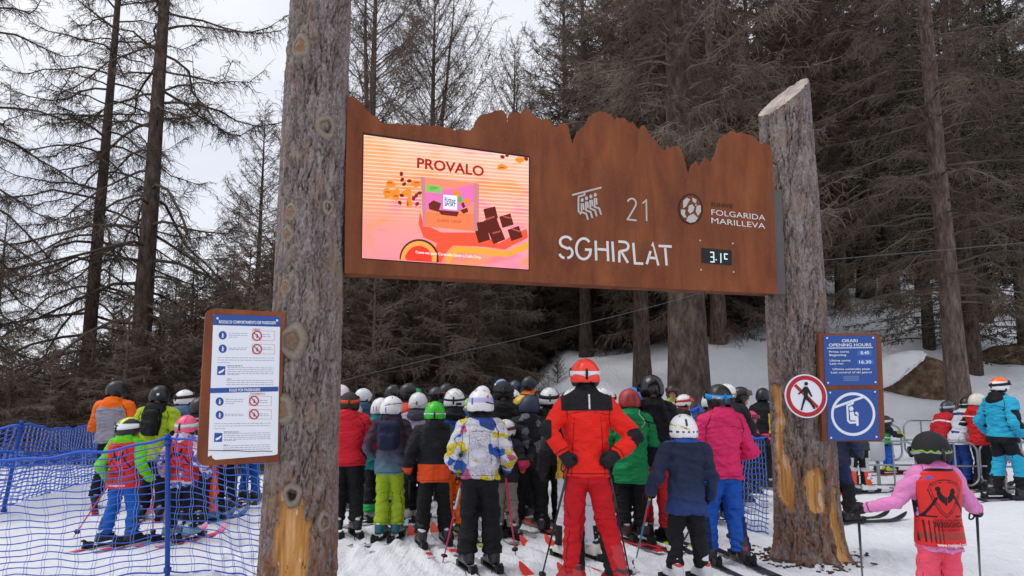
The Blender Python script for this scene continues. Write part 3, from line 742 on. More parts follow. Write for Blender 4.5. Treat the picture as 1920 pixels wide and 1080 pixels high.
for dy, dx in ((0, 0), (394, -20)):
    for yy in (206, 218, 230): dashes(219+dx, 330+dx-(yy > 225)*60, yy+dy-1, .02)
    for yy in (294, 303): dashes(217+dx, 328+dx, yy+dy, .0)
    for yy in (216, 228): dashes(420+dx, 470+dx, yy+dy-3)
    for yy in (296, 306): dashes(420+dx, 480+dx, yy+dy-3)
    for yy, e in ((351, 488), (365, 488), (381, 225)): dashes(153+dx, e+dx, yy+dy, -.01 if dy else .01)
    for yy in (410, 422, 434, 445, 452): dashes(212+dx, (486 if yy < 450 else 280)+dx, yy+dy, -.02 if dy else .01)
    dashes(210+dx, 300+dx, 400+dy, 0, 6); dashes(208+dx, 236+dx, 478+dy, 0, 5)
    for yy in (488, 500, 512): dashes(206+dx, 484+dx, yy+dy-4*(dy > 0), -.03 if dy else 0)
for n_, m_, mm in (('pictogram', mbB, BLU), ('pictogram', mbR, REDP), ('pictogram', mbW, WHT), ('pictogram', mbK, BLK), ('small_print', mbG, GRY), ('ruled_box', mbL, plain('#cc9999', .5, .05, 5, 0))): (tag(m_.build(n_, mm, sheet), kind='stuff') if n_ == 'small_print' else each(m_, n_, mm, sheet))
mb = MB(); mb.tube(np.array([[*(lambda a: (a[0], -.008, a[1]))(b8(x, y, .008))] for x, y in ((98, 903), (180, 906), (260, 905), (340, 911), (420, 908), (478, 910))]), .0022, 5); mb.build('loose_cord', BLK, board)
mb = MB()
for c in ((152, 117), (507, 130)): disc(mb, *c, 7, .0068, .009)
each(mb, 'screw', plain('#cfd5dc', .3, .05, metal=.6), board)
# right: opening hours
def S5(cx, cy): return (1400+cx/2.25, 600+cy/2.25)
br_a, br_b = at(1540, 725, 7.10), at(1655, 725, 7.22)
BR = Plane((br_a[0], br_a[1], 0), math.atan2(br_b[1]-br_a[1], br_b[0]-br_a[0]))
bh = BR.thing('opening_hours_board', 'rusty board with two blue plates for opening hours and chairlift symbol on the right post', 'information board')
def b5(cx, cy, n=.006): return BR.px(*S5(cx, cy), n)
mb = MB()
q = [b5(*p, 0) for p in ((303, 56), (535, 53), (553, 57), (564, 68), (568, 84), (584, 480), (581, 498), (572, 509), (556, 513), (320, 512))]
mb.prism(q, -.04, 0); mb.build('back_plate', RUST, bh)
mb = MB(); mb.prism([b5(*p) for p in ((325, 66), (545, 64), (553, 274), (332, 276))], .001, .005); up_ = mb.build('hours_plate', BLU, bh)
mb = MB(); mb.prism([b5(*p) for p in ((338, 296), (553, 292), (560, 506), (344, 508))], .001, .005); dn_ = mb.build('symbol_plate', BLU, bh)
def t5(body, x0, y0, x1, h, par, mat=WHT, bold=.012, n=.0075, dy=-1):
    a, b = b5(x0, y0, n), b5(x1, y0+dy, n); hh = b5(x0, y0-h, n)[1]-a[1]
    mb = MB(); put_text(mb, body, a[0], a[1], hh, n, b[0]-a[0], bold, slope=(b[1]-a[1])/(b[0]-a[0])); return mb.build('lettering', mat, par)
t5('ORARI', 402, 94, 468, 12.5, up_); t5('OPENING HOURS', 347, 112, 526, 12.5, up_)
t5('Prima corsa', 348, 138, 432, 8, up_); t5('Beginning', 349, 152, 420, 8, up_); t5('Ultima corsa', 350, 175, 438, 8, up_); t5('Last run', 351, 188, 408, 8, up_)
t5('Ultimo controllo piste', 363, 211, 520, 8, up_); t5('Last control of ski patrol', 356, 225, 527, 8, up_)
mb = MB(); mb.prism([b5(*p) for p in ((340, 117), (532, 115), (532, 118), (340, 120))], .0052, .0062); mb.build('rule_line', WHT, up_)
mb = MB(); mb.prism([b5(*p) for p in ((465, 129), (528, 128), (529, 150), (466, 151))], .0052, .0062); mb.prism([b5(*p) for p in ((466, 167), (536, 166), (537, 187), (467, 188))], .0052, .0062); each(mb, 'time_slot', plain('#2f6bb8', .4, .1, 9), up_)
t5('8.40', 481, 145, 517, 13, up_, WHT, .015, .0085); t5('16.30', 475, 184, 526, 13, up_, WHT, .015, .0085)
mb = MB()
for k in range(3): mb.prism([b5(408, 236+k*8), b5(474, 235+k*8), b5(474, 241+k*8), b5(408, 242+k*8)], .0052, .0065)
each(mb, 'time_slot', plain('#5f77a6', .4, .1, 9), up_)
mb = MB(); mb.ribbon([b5(*p) for p in blob(449, 397, 88, 86, 48, j=0)], .026, .0052, .008, True)
w5 = lambda pts, w=.026: mb.ribbon([b5(*p) for p in pts], w, .0052, .0078)
w5([(371, 368), (491, 325)], .022); w5([(449, 345), (446, 352), (424, 361), (427, 424), (436, 433), (460, 432)], .02)
mb.prism([b5(*p) for p in blob(441, 374, 9, 10, 14, j=0)], .0052, .0078)
mb.prism([b5(*p) for p in ((434, 388), (450, 386), (455, 404), (466, 404), (471, 412), (472, 446), (463, 446), (460, 424), (438, 423))], .0052, .0078)
mb.prism([b5(*p) for p in ((456, 394), (462, 386), (470, 391), (473, 408), (466, 400))], .0052, .0078)
each(mb, 'pictogram', WHT, dn_)
mb = MB()
for c, in (((339, 76),), ((533, 75),), ((343, 265),), ((543, 262),), ((352, 306),), ((541, 303),), ((356, 497),), ((547, 493),)): mb.prism([b5(*p) for p in blob(*c, 4, 4, 10, j=0)], .0052, .009)
each(mb, 'screw', plain('#d8dde4', .3, .05, metal=.5), bh)
# round no-walking sign
rs_c = at(1511.6, 742.7, 6.98)
RS = Plane((rs_c[0], rs_c[1], 0), .06)
ns = RS.thing('no_walking_sign', 'round white and red no pedestrians sign fixed on the right log post', 'sign')
def b5r(cx, cy, n=.004): return RS.px(*S5(cx, cy), n)
cR = b5r(251, 321, 0); rad_ = abs(b5r(340, 321, 0)[0]-cR[0])
mb = MB(); mb.prism(circ(cR, rad_, 48), -.012, 0); mb.build('plate', WHT, ns)
mb = MB(); mb.ribbon(circ(cR, rad_*.845, 48), rad_*.19, .001, .003, True); mb.build('red_ring', plain('#b5222b', .4, .05, 5, 0), ns)
mb = MB(); k = rad_*.72*.7071; mb.ribbon([cR+[-k, k], cR+[k, -k]], rad_*.15, .001, .003); mb.build('red_bar', plain('#b5222b', .4, .05, 5, 0), ns)
mb = MB(); mb.prism([b5r(*p) for p in blob(251, 269, 8, 8, 14, j=0)], .0035, .005)
mb.prism([b5r(*p) for p in ((243, 281), (256, 281), (264, 292), (278, 322), (272, 325), (258, 304), (258, 322), (280, 352), (291, 374), (283, 376), (268, 352), (250, 335), (240, 360), (234, 383), (228, 380), (234, 352), (241, 325), (241, 300), (220, 316), (216, 311), (234, 294))], .0035, .005)
mb.build('walking_figure', BLK, ns)
mb = MB(); mb.box((cR[0], .105, cR[1]), (.03, .092, .1)); mb.build('bracket', plain('#6d6f73', .4, .2, metal=.6), ns)
# ---------------------------------------------------------------- blue safety nets
NETM = plain('#2a58c0', .55, .2, 30, .1, name='net_cord'); NETL = plain('#7f9ad8', .55, .25, 30, .1, name='net_cord'); NETP = plain('#1d4a9e', .35, .1, 9, .05, name='blue_plastic')
def resample(p, n):
    p = np.asarray(p, float); d = np.r_[0, np.cumsum(np.linalg.norm(np.diff(p, axis=0), axis=1))]
    s = np.linspace(0, d[-1], n); return np.stack([np.interp(s, d, p[:, k]) for k in range(3)], 1), d[-1]
def smoothline(p, n=40):
    """Catmull-Rom through the points"""
    p = np.asarray(p, float); q = np.r_[[2*p[0]-p[1]], p, [2*p[-1]-p[-2]]]; out = []
    m = max(2, n//(len(p)-1))
    for i in range(1, len(q)-2):
        for t in np.linspace(0, 1, m, endpoint=False):
            out.append(.5*((2*q[i])+(-q[i-1]+q[i+1])*t+(2*q[i-1]-5*q[i]+4*q[i+1]-q[i+2])*t*t+(-q[i-1]+3*q[i]-3*q[i+1]+q[i+2])*t**3))
    out.append(p[-1]); return np.array(out)
def net_mesh(top, bot, nh, pitch, rh, rv, seed, wave=.02, double=True, thick_top=3.0):
    n = 90
    T, L = resample(smoothline(top), n); B, _ = resample(smoothline(bot), n)
    rg = np.random.default_rng(seed); ph = rg.uniform(0, 6, 8)
    s = np.linspace(0, L, n)
    def pt(sv, tv):
        """sv along (metres), tv 0 top .. 1 bottom"""
        f = np.clip(sv/L, 0, 1)*(n-1)
        A = np.stack([np.interp(f, np.arange(n), T[:, k]) for k in range(3)], -1); C = np.stack([np.interp(f, np.arange(n), B[:, k]) for k in range(3)], -1)
        P = A+(C-A)*tv[..., None]
        w = wave*(np.sin(sv*3.1+ph[0]+tv*2)+.7*np.sin(sv*5.7+ph[1]-tv*3)+.5*np.sin(sv*9+tv*7+ph[2]))*np.sin(np.pi*np.clip(tv, .08, .95))
        P = P.copy(); P[..., 1] += w; P[..., 2] += .012*np.sin(sv*7+ph[3]+tv*9)+.010*np.sin(sv*15+ph[4]-tv*13)
        return P
    parts = []
    ss = np.linspace(0, L, int(L/.06)+2)
    tv = np.linspace(0, 1, nh)
    S, Tt = np.meshgrid(ss, tv); P = pt(S, Tt)
    rad = np.full(P.shape[:2], rh); rad[0] *= thick_top; rad[-1] *= 1.5
    parts.append(tubes(P, rad, 4))
    vs = np.arange(pitch*.5, L, pitch); tt = np.linspace(0, 1, nh*2)
    vv = []
    for v0 in vs:
        for off in ((-.011, .011) if double else (0,)):
            vv.append(np.clip(v0+off+.006*np.sin(tt*40+v0*9)+.012*np.sin(tt*5+v0*4), 0, L))
    vv = np.array(vv); Tt = np.broadcast_to(tt, vv.shape)
    parts2 = [tubes(pt(vv, Tt), np.full(vv.shape, rv), 4)]
    return cat_mesh(parts), cat_mesh(parts2)
def net_fence(label, sections, posts):
    b = posts[0][0]
    root = empty('net_fence', (0, 0, 0), 0, label, 'fence')
    for (top, bot, nh, pitch, rh, rv, seed, kw) in sections:
        (V1, F1), (V2, F2) = net_mesh(top, bot, nh, pitch, rh, rv, seed, **kw)
        nt_ = link('net', mesh_from(V1, F1), NETM, root); link('cross_cords', mesh_from(V2, F2), NETL, nt_)
    for (p0, p1, r) in posts:
        p0, p1 = np.array(p0, float), np.array(p1, float)
        mb = MB(); mb.tube(np.array([p0-(p1-p0)*.08, p0, (p0+p1)/2, p1]), [r, r, r, r*.95], 12); pole = mb.build('post', NETP, root, True)
        mb = MB()
        for f in (.03, .95): c = p0+(p1-p0)*f; mb.tube(np.array([c-[0, 0, .02], c+[0, 0, .02]]), [r*1.5, r*1.5], 10)
        mb.tube(np.array([p1-[0, 0, .03], p1+[0, 0, .012]]), [r*1.15, r*.8], 10)
        each(mb, 'clip', NETP, pole, True)
    return root
pA0, pA1 = on_ground(314, 1076), at(315, 815, 6.45)
net_fence('front blue net fence with its upright post left of the rules board', [
    ([at(-160, 880, 6.1), at(-60, 868, 6.2), at(0, 860, 6.3), at(90, 858, 6.3), at(200, 845, 6.38), pA1-[0, 0, .02]], [on_ground(-170, 1150), on_ground(0, 1098), on_ground(150, 1090), pA0+[0, 0, .02]], 19, .135, .0047, .0024, 1, dict(wave=.035, thick_top=2.6)),
    ([pA1-[0, 0, .03], at(360, 828, 6.4), at(430, 850, 6.25), at(515, 860, 6.0)], [pA0+[0, 0, .03], on_ground(400, 1070), on_ground(460, 1082), on_ground(515, 1098)], 19, .135, .0047, .0024, 2, dict(wave=.025, thick_top=2.2))],
    [(pA0, pA1, .022)])
pB0, pB1 = on_ground(6, 962), at(41, 790, 9.7)
net_fence('blue net fence farther back at the left with a leaning post beside the brown wood', [
    ([at(-150, 830, 9.2), at(-60, 815, 9.4), at(0, 806, 9.6), pB1-[0, 0, .03], at(110, 805, 10.8), at(186, 797, 12.4), at(240, 800, 13.8), at(330, 806, 15)], [on_ground(-150, 990), on_ground(-60, 972), on_ground(0, 950), on_ground(20, 946), on_ground(100, 922), on_ground(190, 893), on_ground(250, 872), on_ground(330, 862)], 20, .11, .0075, .005, 3, dict(wave=.06, thick_top=2.5)),
    ([at(-150, 850, 9.1), at(0, 846, 9.4), at(60, 848, 9.9), at(130, 846, 11), at(190, 838, 12.2)], [at(-150, 880, 9.1), at(0, 872, 9.4), at(60, 872, 9.9), at(130, 866, 11), at(190, 856, 12.2)], 9, .07, .010, .008, 4, dict(wave=.03, thick_top=1.2))],
    [(pB0, pB1, .026)])
net_fence('blue net fence hanging between the pink jacket woman and the right log post', [
    ([at(1296, 812, 8.9), at(1340, 818, 8.8), at(1385, 820, 8.6), at(1436, 822, 7.75)], [on_ground(1296, 972), on_ground(1350, 975), on_ground(1400, 990), on_ground(1440, 1003)], 17, .085, .0065, .005, 5, dict(wave=.03, double=False))],
    [(on_ground(1384, 978), at(1384, 812, 8.75), .02)])
g_ = lambda u, v, d: np.array([*at(u, v, d)[:2], gz(*at(u, v, d)[:2])])
net_fence('folded blue net fence by the big dark tree trunk behind the crowd', [
    ([at(1272, 778, 14.2), at(1290, 772, 14.2), at(1310, 764, 14.3)], [g_(1270, 850, 14.2), g_(1290, 850, 14.2), g_(1312, 850, 14.3)], 17, .05, .015, .012, 6, dict(wave=.03, double=False)),
    ([at(1310, 764, 14.3), at(1340, 790, 13.6), at(1390, 800, 13)], [g_(1312, 850, 14.3), g_(1345, 860, 13.6), g_(1390, 866, 13)], 13, .09, .010, .008, 7, dict(wave=.03, double=False))],
    [(g_(1310, 850, 14.3), at(1310, 758, 14.3), .02)])
# ---------------------------------------------------------------- steel queue barriers
STEEL = plain('#9da2a8', .38, .12, 14, .05, metal=.75, name='galvanised_steel')
def barrier(p0, p1, h, label, mid=True, legs=True):
    p0, p1 = np.array(p0, float), np.array(p1, float); L = np.linalg.norm((p1-p0)[:2]); ang = math.atan2(p1[1]-p0[1], p1[0]-p0[0])
    root = empty('crowd_barrier', (p0[0], p0[1], min(p0[2], p1[2])), ang, label, 'barrier', 'steel queue barriers')
    rr = rrect(0, .10, L, h, .16, 6); mb = MB(); path = np.c_[rr[:, 0], 0*rr[:, 0], rr[:, 1]]; path = np.r_[path, path[:1]]
    mb.tube(path, .019, 8); mb.build('frame', STEEL, root, True)
    if mid:
        mb = MB(); mb.tube([[0, 0, h*.52], [L, 0, h*.52]], .016, 8); mb.build('rail', STEEL, root, True)
    for x in (.35, L-.35):
        mb = MB(); mb.tube([[x, 0, .0301], [x, 0, h]], .016, 8); mb.box((x, 0, .03), (.025, .2, .012)); mb.build('upright', STEEL, root, False)
    return root
def gp(u, d): x, y = at(u, 800, d)[:2]; return np.array([x, y, gz(x, y)])
for k, (u0, d0, u1, d1, h, lab) in enumerate([
    (1568, 12.4, 1712, 12.3, .80, 'steel queue barrier just right of the opening hours board'),
    (1716, 12.3, 1828, 12.2, .79, 'steel queue barrier behind the child in the red bib'),
    (1832, 12.2, 1975, 12.0, .79, 'steel queue barrier in front at the right edge of the photo'),
    (1553, 13.9, 1688, 14.1, 0.74, 'rear steel barrier with round corner behind the child with yellow gloves'),
    (1694, 14.1, 1815, 14.2, 0.74, 'rear steel barrier behind the bending skiers'),
    (1818, 14.2, 1908, 14.1, 0.74, 'rear steel barrier with round corner beside the man in turquoise'),
    (1911, 14.1, 2030, 14.0, 0.74, 'rear steel barrier cut off by the right edge of the photo')]):
    barrier(gp(u0, d0), gp(u1, d1), h, lab)
b0 = gp(1641, 12.9)
pp = empty('padded_post', b0, 0, 'short white padded post standing behind the steel barrier', 'post')
mb = MB(); mb.tube([[0, 0, .42], [0, 0, .46], [0, 0, .98], [0, 0, 1.01]], [.10, .125, .125, .10], 20); mb.build('pad', plain('#c9ccd2', .6, .06, 8), pp, True)
mb = MB(); mb.tube([[0, 0, -.05], [0, 0, .45]], .03, 10); mb.build('post', STEEL, pp, True)
# grey low counter by the log post
b0 = gp(1432, 13.2)
cb = empty('grey_cabinet', b0, .05, 'low grey cabinet with white edge left of the right log post', 'cabinet')
mb = MB(); mb.box((0, 0, .48), (.55, .35, .48)); mb.build('body', plain('#6d6a6e', .6, .15, 6), cb)
mb = MB(); mb.box((0, 0, .985), (.60, .40, .02)); mb.box((0, -.36, .74), (.57, .012, .02)); mb.build('top', plain('#c5c7cc', .5, .05), cb)
# ---------------------------------------------------------------- overhead lines
CAB = plain('#5c5a5c', .5, .1, 5, 0, name='steel_rope')
def line(pts, r, label):
    mb = MB(); mb.tube(smoothline(pts, 40), r, 6); tag(mb.build('steel_cable', CAB, None, True), label, 'cable')
line([at(560, 733, 15.2), at(640, 714, 15.1), at(720, 694, 15), at(860, 661, 14.8), at(1010, 627, 14.6), at(1180, 586, 14.4), at(1290, 556, 14.2), at(1440, 509, 13.5)], .0055, 'thin steel cable slanting up across the dark wood under the sign')
line([at(1430, 498, 16.2), at(1540, 488, 15.9), at(1680, 476, 15.7), at(1800, 466, 15.5), at(1920, 455, 15.3), at(2080, 440, 15)], .010, 'thin steel cable crossing in front of the trees at the right')
# ---------------------------------------------------------------- boulder, log, small shrub
def boulder(cx, cy, hx, hy, hz, label, snow, seed):
    z0 = gz(cx, cy); root = empty('boulder', (cx, cy, z0), 0, label, 'boulder')
    def f(P):
        d = ell(P, (0, 0, hz*.25), (hx, hy, hz)); d = smin(d, ell(P, (hx*.4, -.1, hz*.1), (hx*.7, hy*.8, hz*.75)), .15)
        return d-.28*hz*(fbm(P*1.6+seed, 4, seed)-.5)-.10*hz*(fbm(P*6, 3, seed+2)-.5)
    V, F = nets(f, (-hx*1.5, -hy*1.4, -.5), (hx*1.5, hy*1.4, hz*1.7), .055)
    t = NT('rock'); v = t.coord()
    col = t.ramp(t.noise(v, 4, 6, .7), [(.3, '#3a2e26'), (.5, '#64503f'), (.65, '#80705f'), (.78, '#80746c')])
    link('rock', mesh_from(V, F), t.fin(col, .9, t.bump(t.noise(v, 22, 5, .7), .7, .04), .15), root)
    if snow:
        sx, sy, sz, sc = snow
        def g(P):
            return smax(smax(f(P)-.11*sc, -(f(P)-.01), .04), .35*hz-P[:, 2]+sz+.8*(P[:, 0]+hx*sx), .08)+.06*(fbm(P*3, 3, 4)-.5)
        V, F = nets(g, (-hx*1.6, -hy*1.5, -.3), (hx*1.5, hy*1.5, hz*2), .05); link('snow_cap', mesh_from(V, F), SNOWC, root)
SNOWC = plain('#eceef3', .6, .03, 3, .3, 9, name='snow_cap')
bx, by = ground_at(1722, 733, 15)[:2]; boulder(bx, by, 1.1, .8, .72, 'brown boulder with snow on its left shoulder behind the blue board', (.35, 0, .30, 1.0), 3)
bx, by = ground_at(1900, 676, 15)[:2]; boulder(bx, by, .9, .6, .35, 'dark rock poking out of the snow at the right edge of the photo', None, 8)
# ski tracks / groomer scrapings as low ridges are in the ground itself
# ---------------------------------------------------------------- trees
def woodmat(name, a, b, c, sc=9):
    t = NT(name); v = t.coord((1, 1, .3)); n = t.noise(v, sc, 5, .7)
    return t.fin(t.ramp(n, [(.3, a), (.5, b), (.7, c)]), .9, t.bump(t.noise(v, sc*3, 4, .7), .7, .03), .1)
TRUNK = woodmat('conifer_bark', '#3c322d', '#665850', '#8a7b70')
TRUNKD = woodmat('dark_conifer_bark', '#2c2521', '#51453e', '#6f6157')
def twigmat(name, a, b):
    t = NT(name); v = t.coord(); return t.fin(t.ramp(t.noise(v, .9, 3, .6), [(.35, a), (.65, b)]), .9, None, .05)
TWIG = twigmat('larch_twigs', '#544740', '#85766a'); TWIGD = twigmat('dark_larch_twigs', '#423832', '#695c53'); TWIGL = twigmat('lichen_twigs', '#4f453c', '#74685c')
NEEDLE = twigmat('spruce_needles', '#151b13', '#2c3728')
def trunk_path(rg, H, K=16, lean=0.0, wob=.12):
    z = np.linspace(-.3, H, K); p = np.cumsum(rg.normal(0, wob*H/26/K*2.2, (K, 2)), 0)
    return np.c_[p[:, 0]+lean*z, p[:, 1], z]
def larch(seed, H, r0, cb=2.0, bl=4.0, nb=110, tw=26, sub=3, droop=.35, up=.15, tip=.25, thick=1.0, lowshape=.75, fork=False, lean=0.0, twl=1.0, full=.8, tz=-.18, wig=.022, bth=1.0):
    rg = np.random.default_rng(seed); tp = trunk_path(rg, H, lean=lean)
    rad = r0*np.clip(1-tp[:, 2]/H, .02, 1)**.85; rad[0] *= 1.25; rad[1] *= 1.06
    tparts = [tubes(tp[None], rad[None], 12)]
    if fork:
        q = tp[7:].copy(); s = np.linspace(0, 1, len(q)); q[:, 0] += .6*np.sin(s*1.5)*1.3; q[:, 1] -= .4*s; tparts.append(tubes(q[None], (rad[7:]*.7)[None], 10))
    z = cb+(H*.985-cb)*np.linspace(0, 1, nb)**1.05+rg.normal(0, .12, nb); z = np.clip(z, cb*.8, H*.99)
    f = (z-cb)/(H-cb); prof = np.clip((1-f), .03, 1)**full*np.clip(lowshape+f*2.2, 0, 1)
    L = bl*prof*rg.uniform(.55, 1.1, nb); az = np.arange(nb)*2.39996+rg.normal(0, .5, nb)
    K = 8; s = np.linspace(0, 1, K)
    bx, by = np.interp(z, tp[:, 2], tp[:, 0]), np.interp(z, tp[:, 2], tp[:, 1])
    dr = droop*rg.uniform(.6, 1.4, nb)*(1-.75*f); upv = up+.75*f**1.5+rg.normal(0, .08, nb)
    hz = L[:, None]*s*np.cos(np.arctan(upv))[:, None]
    vz = L[:, None]*(upv[:, None]*s-dr[:, None]*1.5*s**2+tip*s**4+dr[:, None]*.35*s**3)
    azs = az[:, None]+np.cumsum(rg.normal(0, .07, (nb, K)), 1)
    BP = np.stack([bx[:, None]+hz*np.cos(azs), by[:, None]+hz*np.sin(azs), z[:, None]+vz], -1)
    BP[:, 1:] += np.cumsum(rg.normal(0, wig, (nb, K-1, 3)), 1)*L[:, None, None]/2.5
    br = (.008+.017*(L/bl+.2))[:, None]*(1-.82*s)*thick*bth*(.7+.3*min(1.3, r0/.2))
    cparts = [tubes(BP, br, 5 if nb < 130 else 4)]
    # twigs
    cnt = np.maximum(3, (tw*L/bl*1.2).astype(int)); bi = np.repeat(np.arange(nb), cnt); N = len(bi)
    ts = rg.uniform(.12, 1, N)**.8; fi = ts*(K-1); i0 = np.minimum(fi.astype(int), K-2); fr = (fi-i0)[:, None]
    st = BP[bi, i0]*(1-fr)+BP[bi, i0+1]*fr; d = BP[bi, i0+1]-BP[bi, i0]; d /= np.linalg.norm(d, axis=1)[:, None]+1e-9
    sd_ = np.cross(d, [0, 0, 1.]); sd_ /= np.linalg.norm(sd_, axis=1)[:, None]+1e-9
    sg = rg.choice([-1, 1], N)
    dirv = d*rg.uniform(.2, .9, N)[:, None]+sd_*(sg*rg.uniform(.3, 1, N))[:, None]+np.array([0, 0, 1.])*rg.normal(tz, .35, N)[:, None]
    dirv /= np.linalg.norm(dirv, axis=1)[:, None]
    TL = twl*(.25+.55*rg.random(N))*np.clip(L[bi]/2.5, .35, 1.2)*(1-.35*ts)
    s4 = np.array([0, .35, .7, 1.])
    TP = st[:, None]+dirv[:, None]*(TL[:, None]*s4)[..., None]; TP[..., 2] -= TL[:, None]*rg.uniform(-.1, .5, N)[:, None]*s4**2
    TP[:, 1:] += rg.normal(0, .045, (N, 3, 3))*TL[:, None, None]
    cparts.append(tubes(TP, np.broadcast_to(np.array([.0075, .006, .0045, .0025])*thick, (N, 4)), 3))
    if sub:
        M = N*sub; ti = np.repeat(np.arange(N), sub); k = rg.integers(0, 3, M); fr = rg.random(M)[:, None]
        st = TP[ti, k]*(1-fr)+TP[ti, k+1]*fr; dd = TP[ti, k+1]-TP[ti, k]; dd /= np.linalg.norm(dd, axis=1)[:, None]+1e-9
        v = dd*.5+rg.normal(0, .55, (M, 3))+[0, 0, -.25]; v /= np.linalg.norm(v, axis=1)[:, None]
        SL = TL[ti]*rg.uniform(.2, .55, M); SPth = st[:, None]+v[:, None]*(SL[:, None]*np.array([0, .5, 1.]))[..., None]; SPth[:, 2, 2] -= SL*rg.uniform(-.15, .3, M)
        cparts.append(tubes(SPth[:, [0, 2]] if sub > 4 else SPth, np.broadcast_to((np.array([.0055, .003]) if sub > 4 else np.array([.0055, .0045, .003]))*thick, (M, 2 if sub > 4 else 3)), 3))
    return cat_mesh(tparts), cat_mesh(cparts)
def spruce(seed, H, r0, cb=.8, bl=2.6, nb=120, tw=16, clumps=9, droop=.25):
    rg = np.random.default_rng(seed); tp = trunk_path(rg, H, wob=.08); rad = r0*np.clip(1-tp[:, 2]/H, .02, 1)
    z = cb+(H*.99-cb)*np.linspace(0, 1, nb)**.95+rg.normal(0, .08, nb); z = np.clip(z, .3, H)
    f = np.clip((z-cb)/(H-cb), 0, 1); L = bl*(1-f)**.85*rg.uniform(.6, 1.1, nb)+.12; az = np.arange(nb)*2.39996+rg.normal(0, .4, nb)
    K = 6; s = np.linspace(0, 1, K); vz = L[:, None]*((.12+.35*f)[:, None]*s-droop*1.7*s**2*(1-.5*f)[:, None]+.22*s**4)
    hz = L[:, None]*s
    BP = np.stack([hz*np.cos(az)[:, None], hz*np.sin(az)[:, None], z[:, None]+vz], -1)
    parts = [tubes(BP, (.022*(L/bl+.2))[:, None]*(1-.85*s), 4)]
    cnt = np.maximum(4, (tw*L/bl).astype(int)); bi = np.repeat(np.arange(nb), cnt); N = len(bi)
    ts = rg.uniform(.15, 1, N); fi = ts*(K-1); i0 = np.minimum(fi.astype(int), K-2); fr = (fi-i0)[:, None]
    st = BP[bi, i0]*(1-fr)+BP[bi, i0+1]*fr; d = BP[bi, i0+1]-BP[bi, i0]; d /= np.linalg.norm(d, axis=1)[:, None]
    sd_ = np.cross(d, [0, 0, 1.]); sd_ /= np.linalg.norm(sd_, axis=1)[:, None]
    dv = d*.55+sd_*(rg.choice([-1, 1], N)*.8)[:, None]+rg.normal(0, .15, (N, 3))+[0, 0, -.18]; dv /= np.linalg.norm(dv, axis=1)[:, None]
    TL = (.25+.5*rg.random(N))*np.clip(L[bi]/1.6, .4, 1.2)
    TP = st[:, None]+dv[:, None]*(TL[:, None]*np.array([0, .5, 1.]))[..., None]; TP[:, 2, 2] -= TL*.15
    parts.append(tubes(TP, np.broadcast_to([.008, .006, .003], (N, 3)), 3))
    M = N*clumps; ti = np.repeat(np.arange(N), clumps); fr = rg.random(M)
    c = TP[ti, 0]*(1-fr)[:, None]+TP[ti, 2]*fr[:, None]+rg.normal(0, .012, (M, 3))
    a = dv[ti]*.8+rg.normal(0, .5, (M, 3)); a /= np.linalg.norm(a, axis=1)[:, None]
    w = np.cross(a, rg.normal(0, 1, (M, 3))); w /= np.linalg.norm(w, axis=1)[:, None]
    ln = rg.uniform(.07, .15, M)[:, None]; wd = rg.uniform(.008, .017, M)[:, None]
    nV = np.stack([c, c+a*ln*.45+w*wd, c+a*ln, c+a*ln*.45-w*wd], 1).reshape(-1, 3)
    return tubes(tp[None], rad[None], 10), cat_mesh(parts), (nV, np.arange(M*4).reshape(M, 4))
_proto = {}
def proto(key):
    if key not in _proto:
        k, a = PROTO[key]; r = (larch if k == 'L' else spruce)(**a)
        _proto[key] = [mesh_from(*q) for q in r]
    return _proto[key]
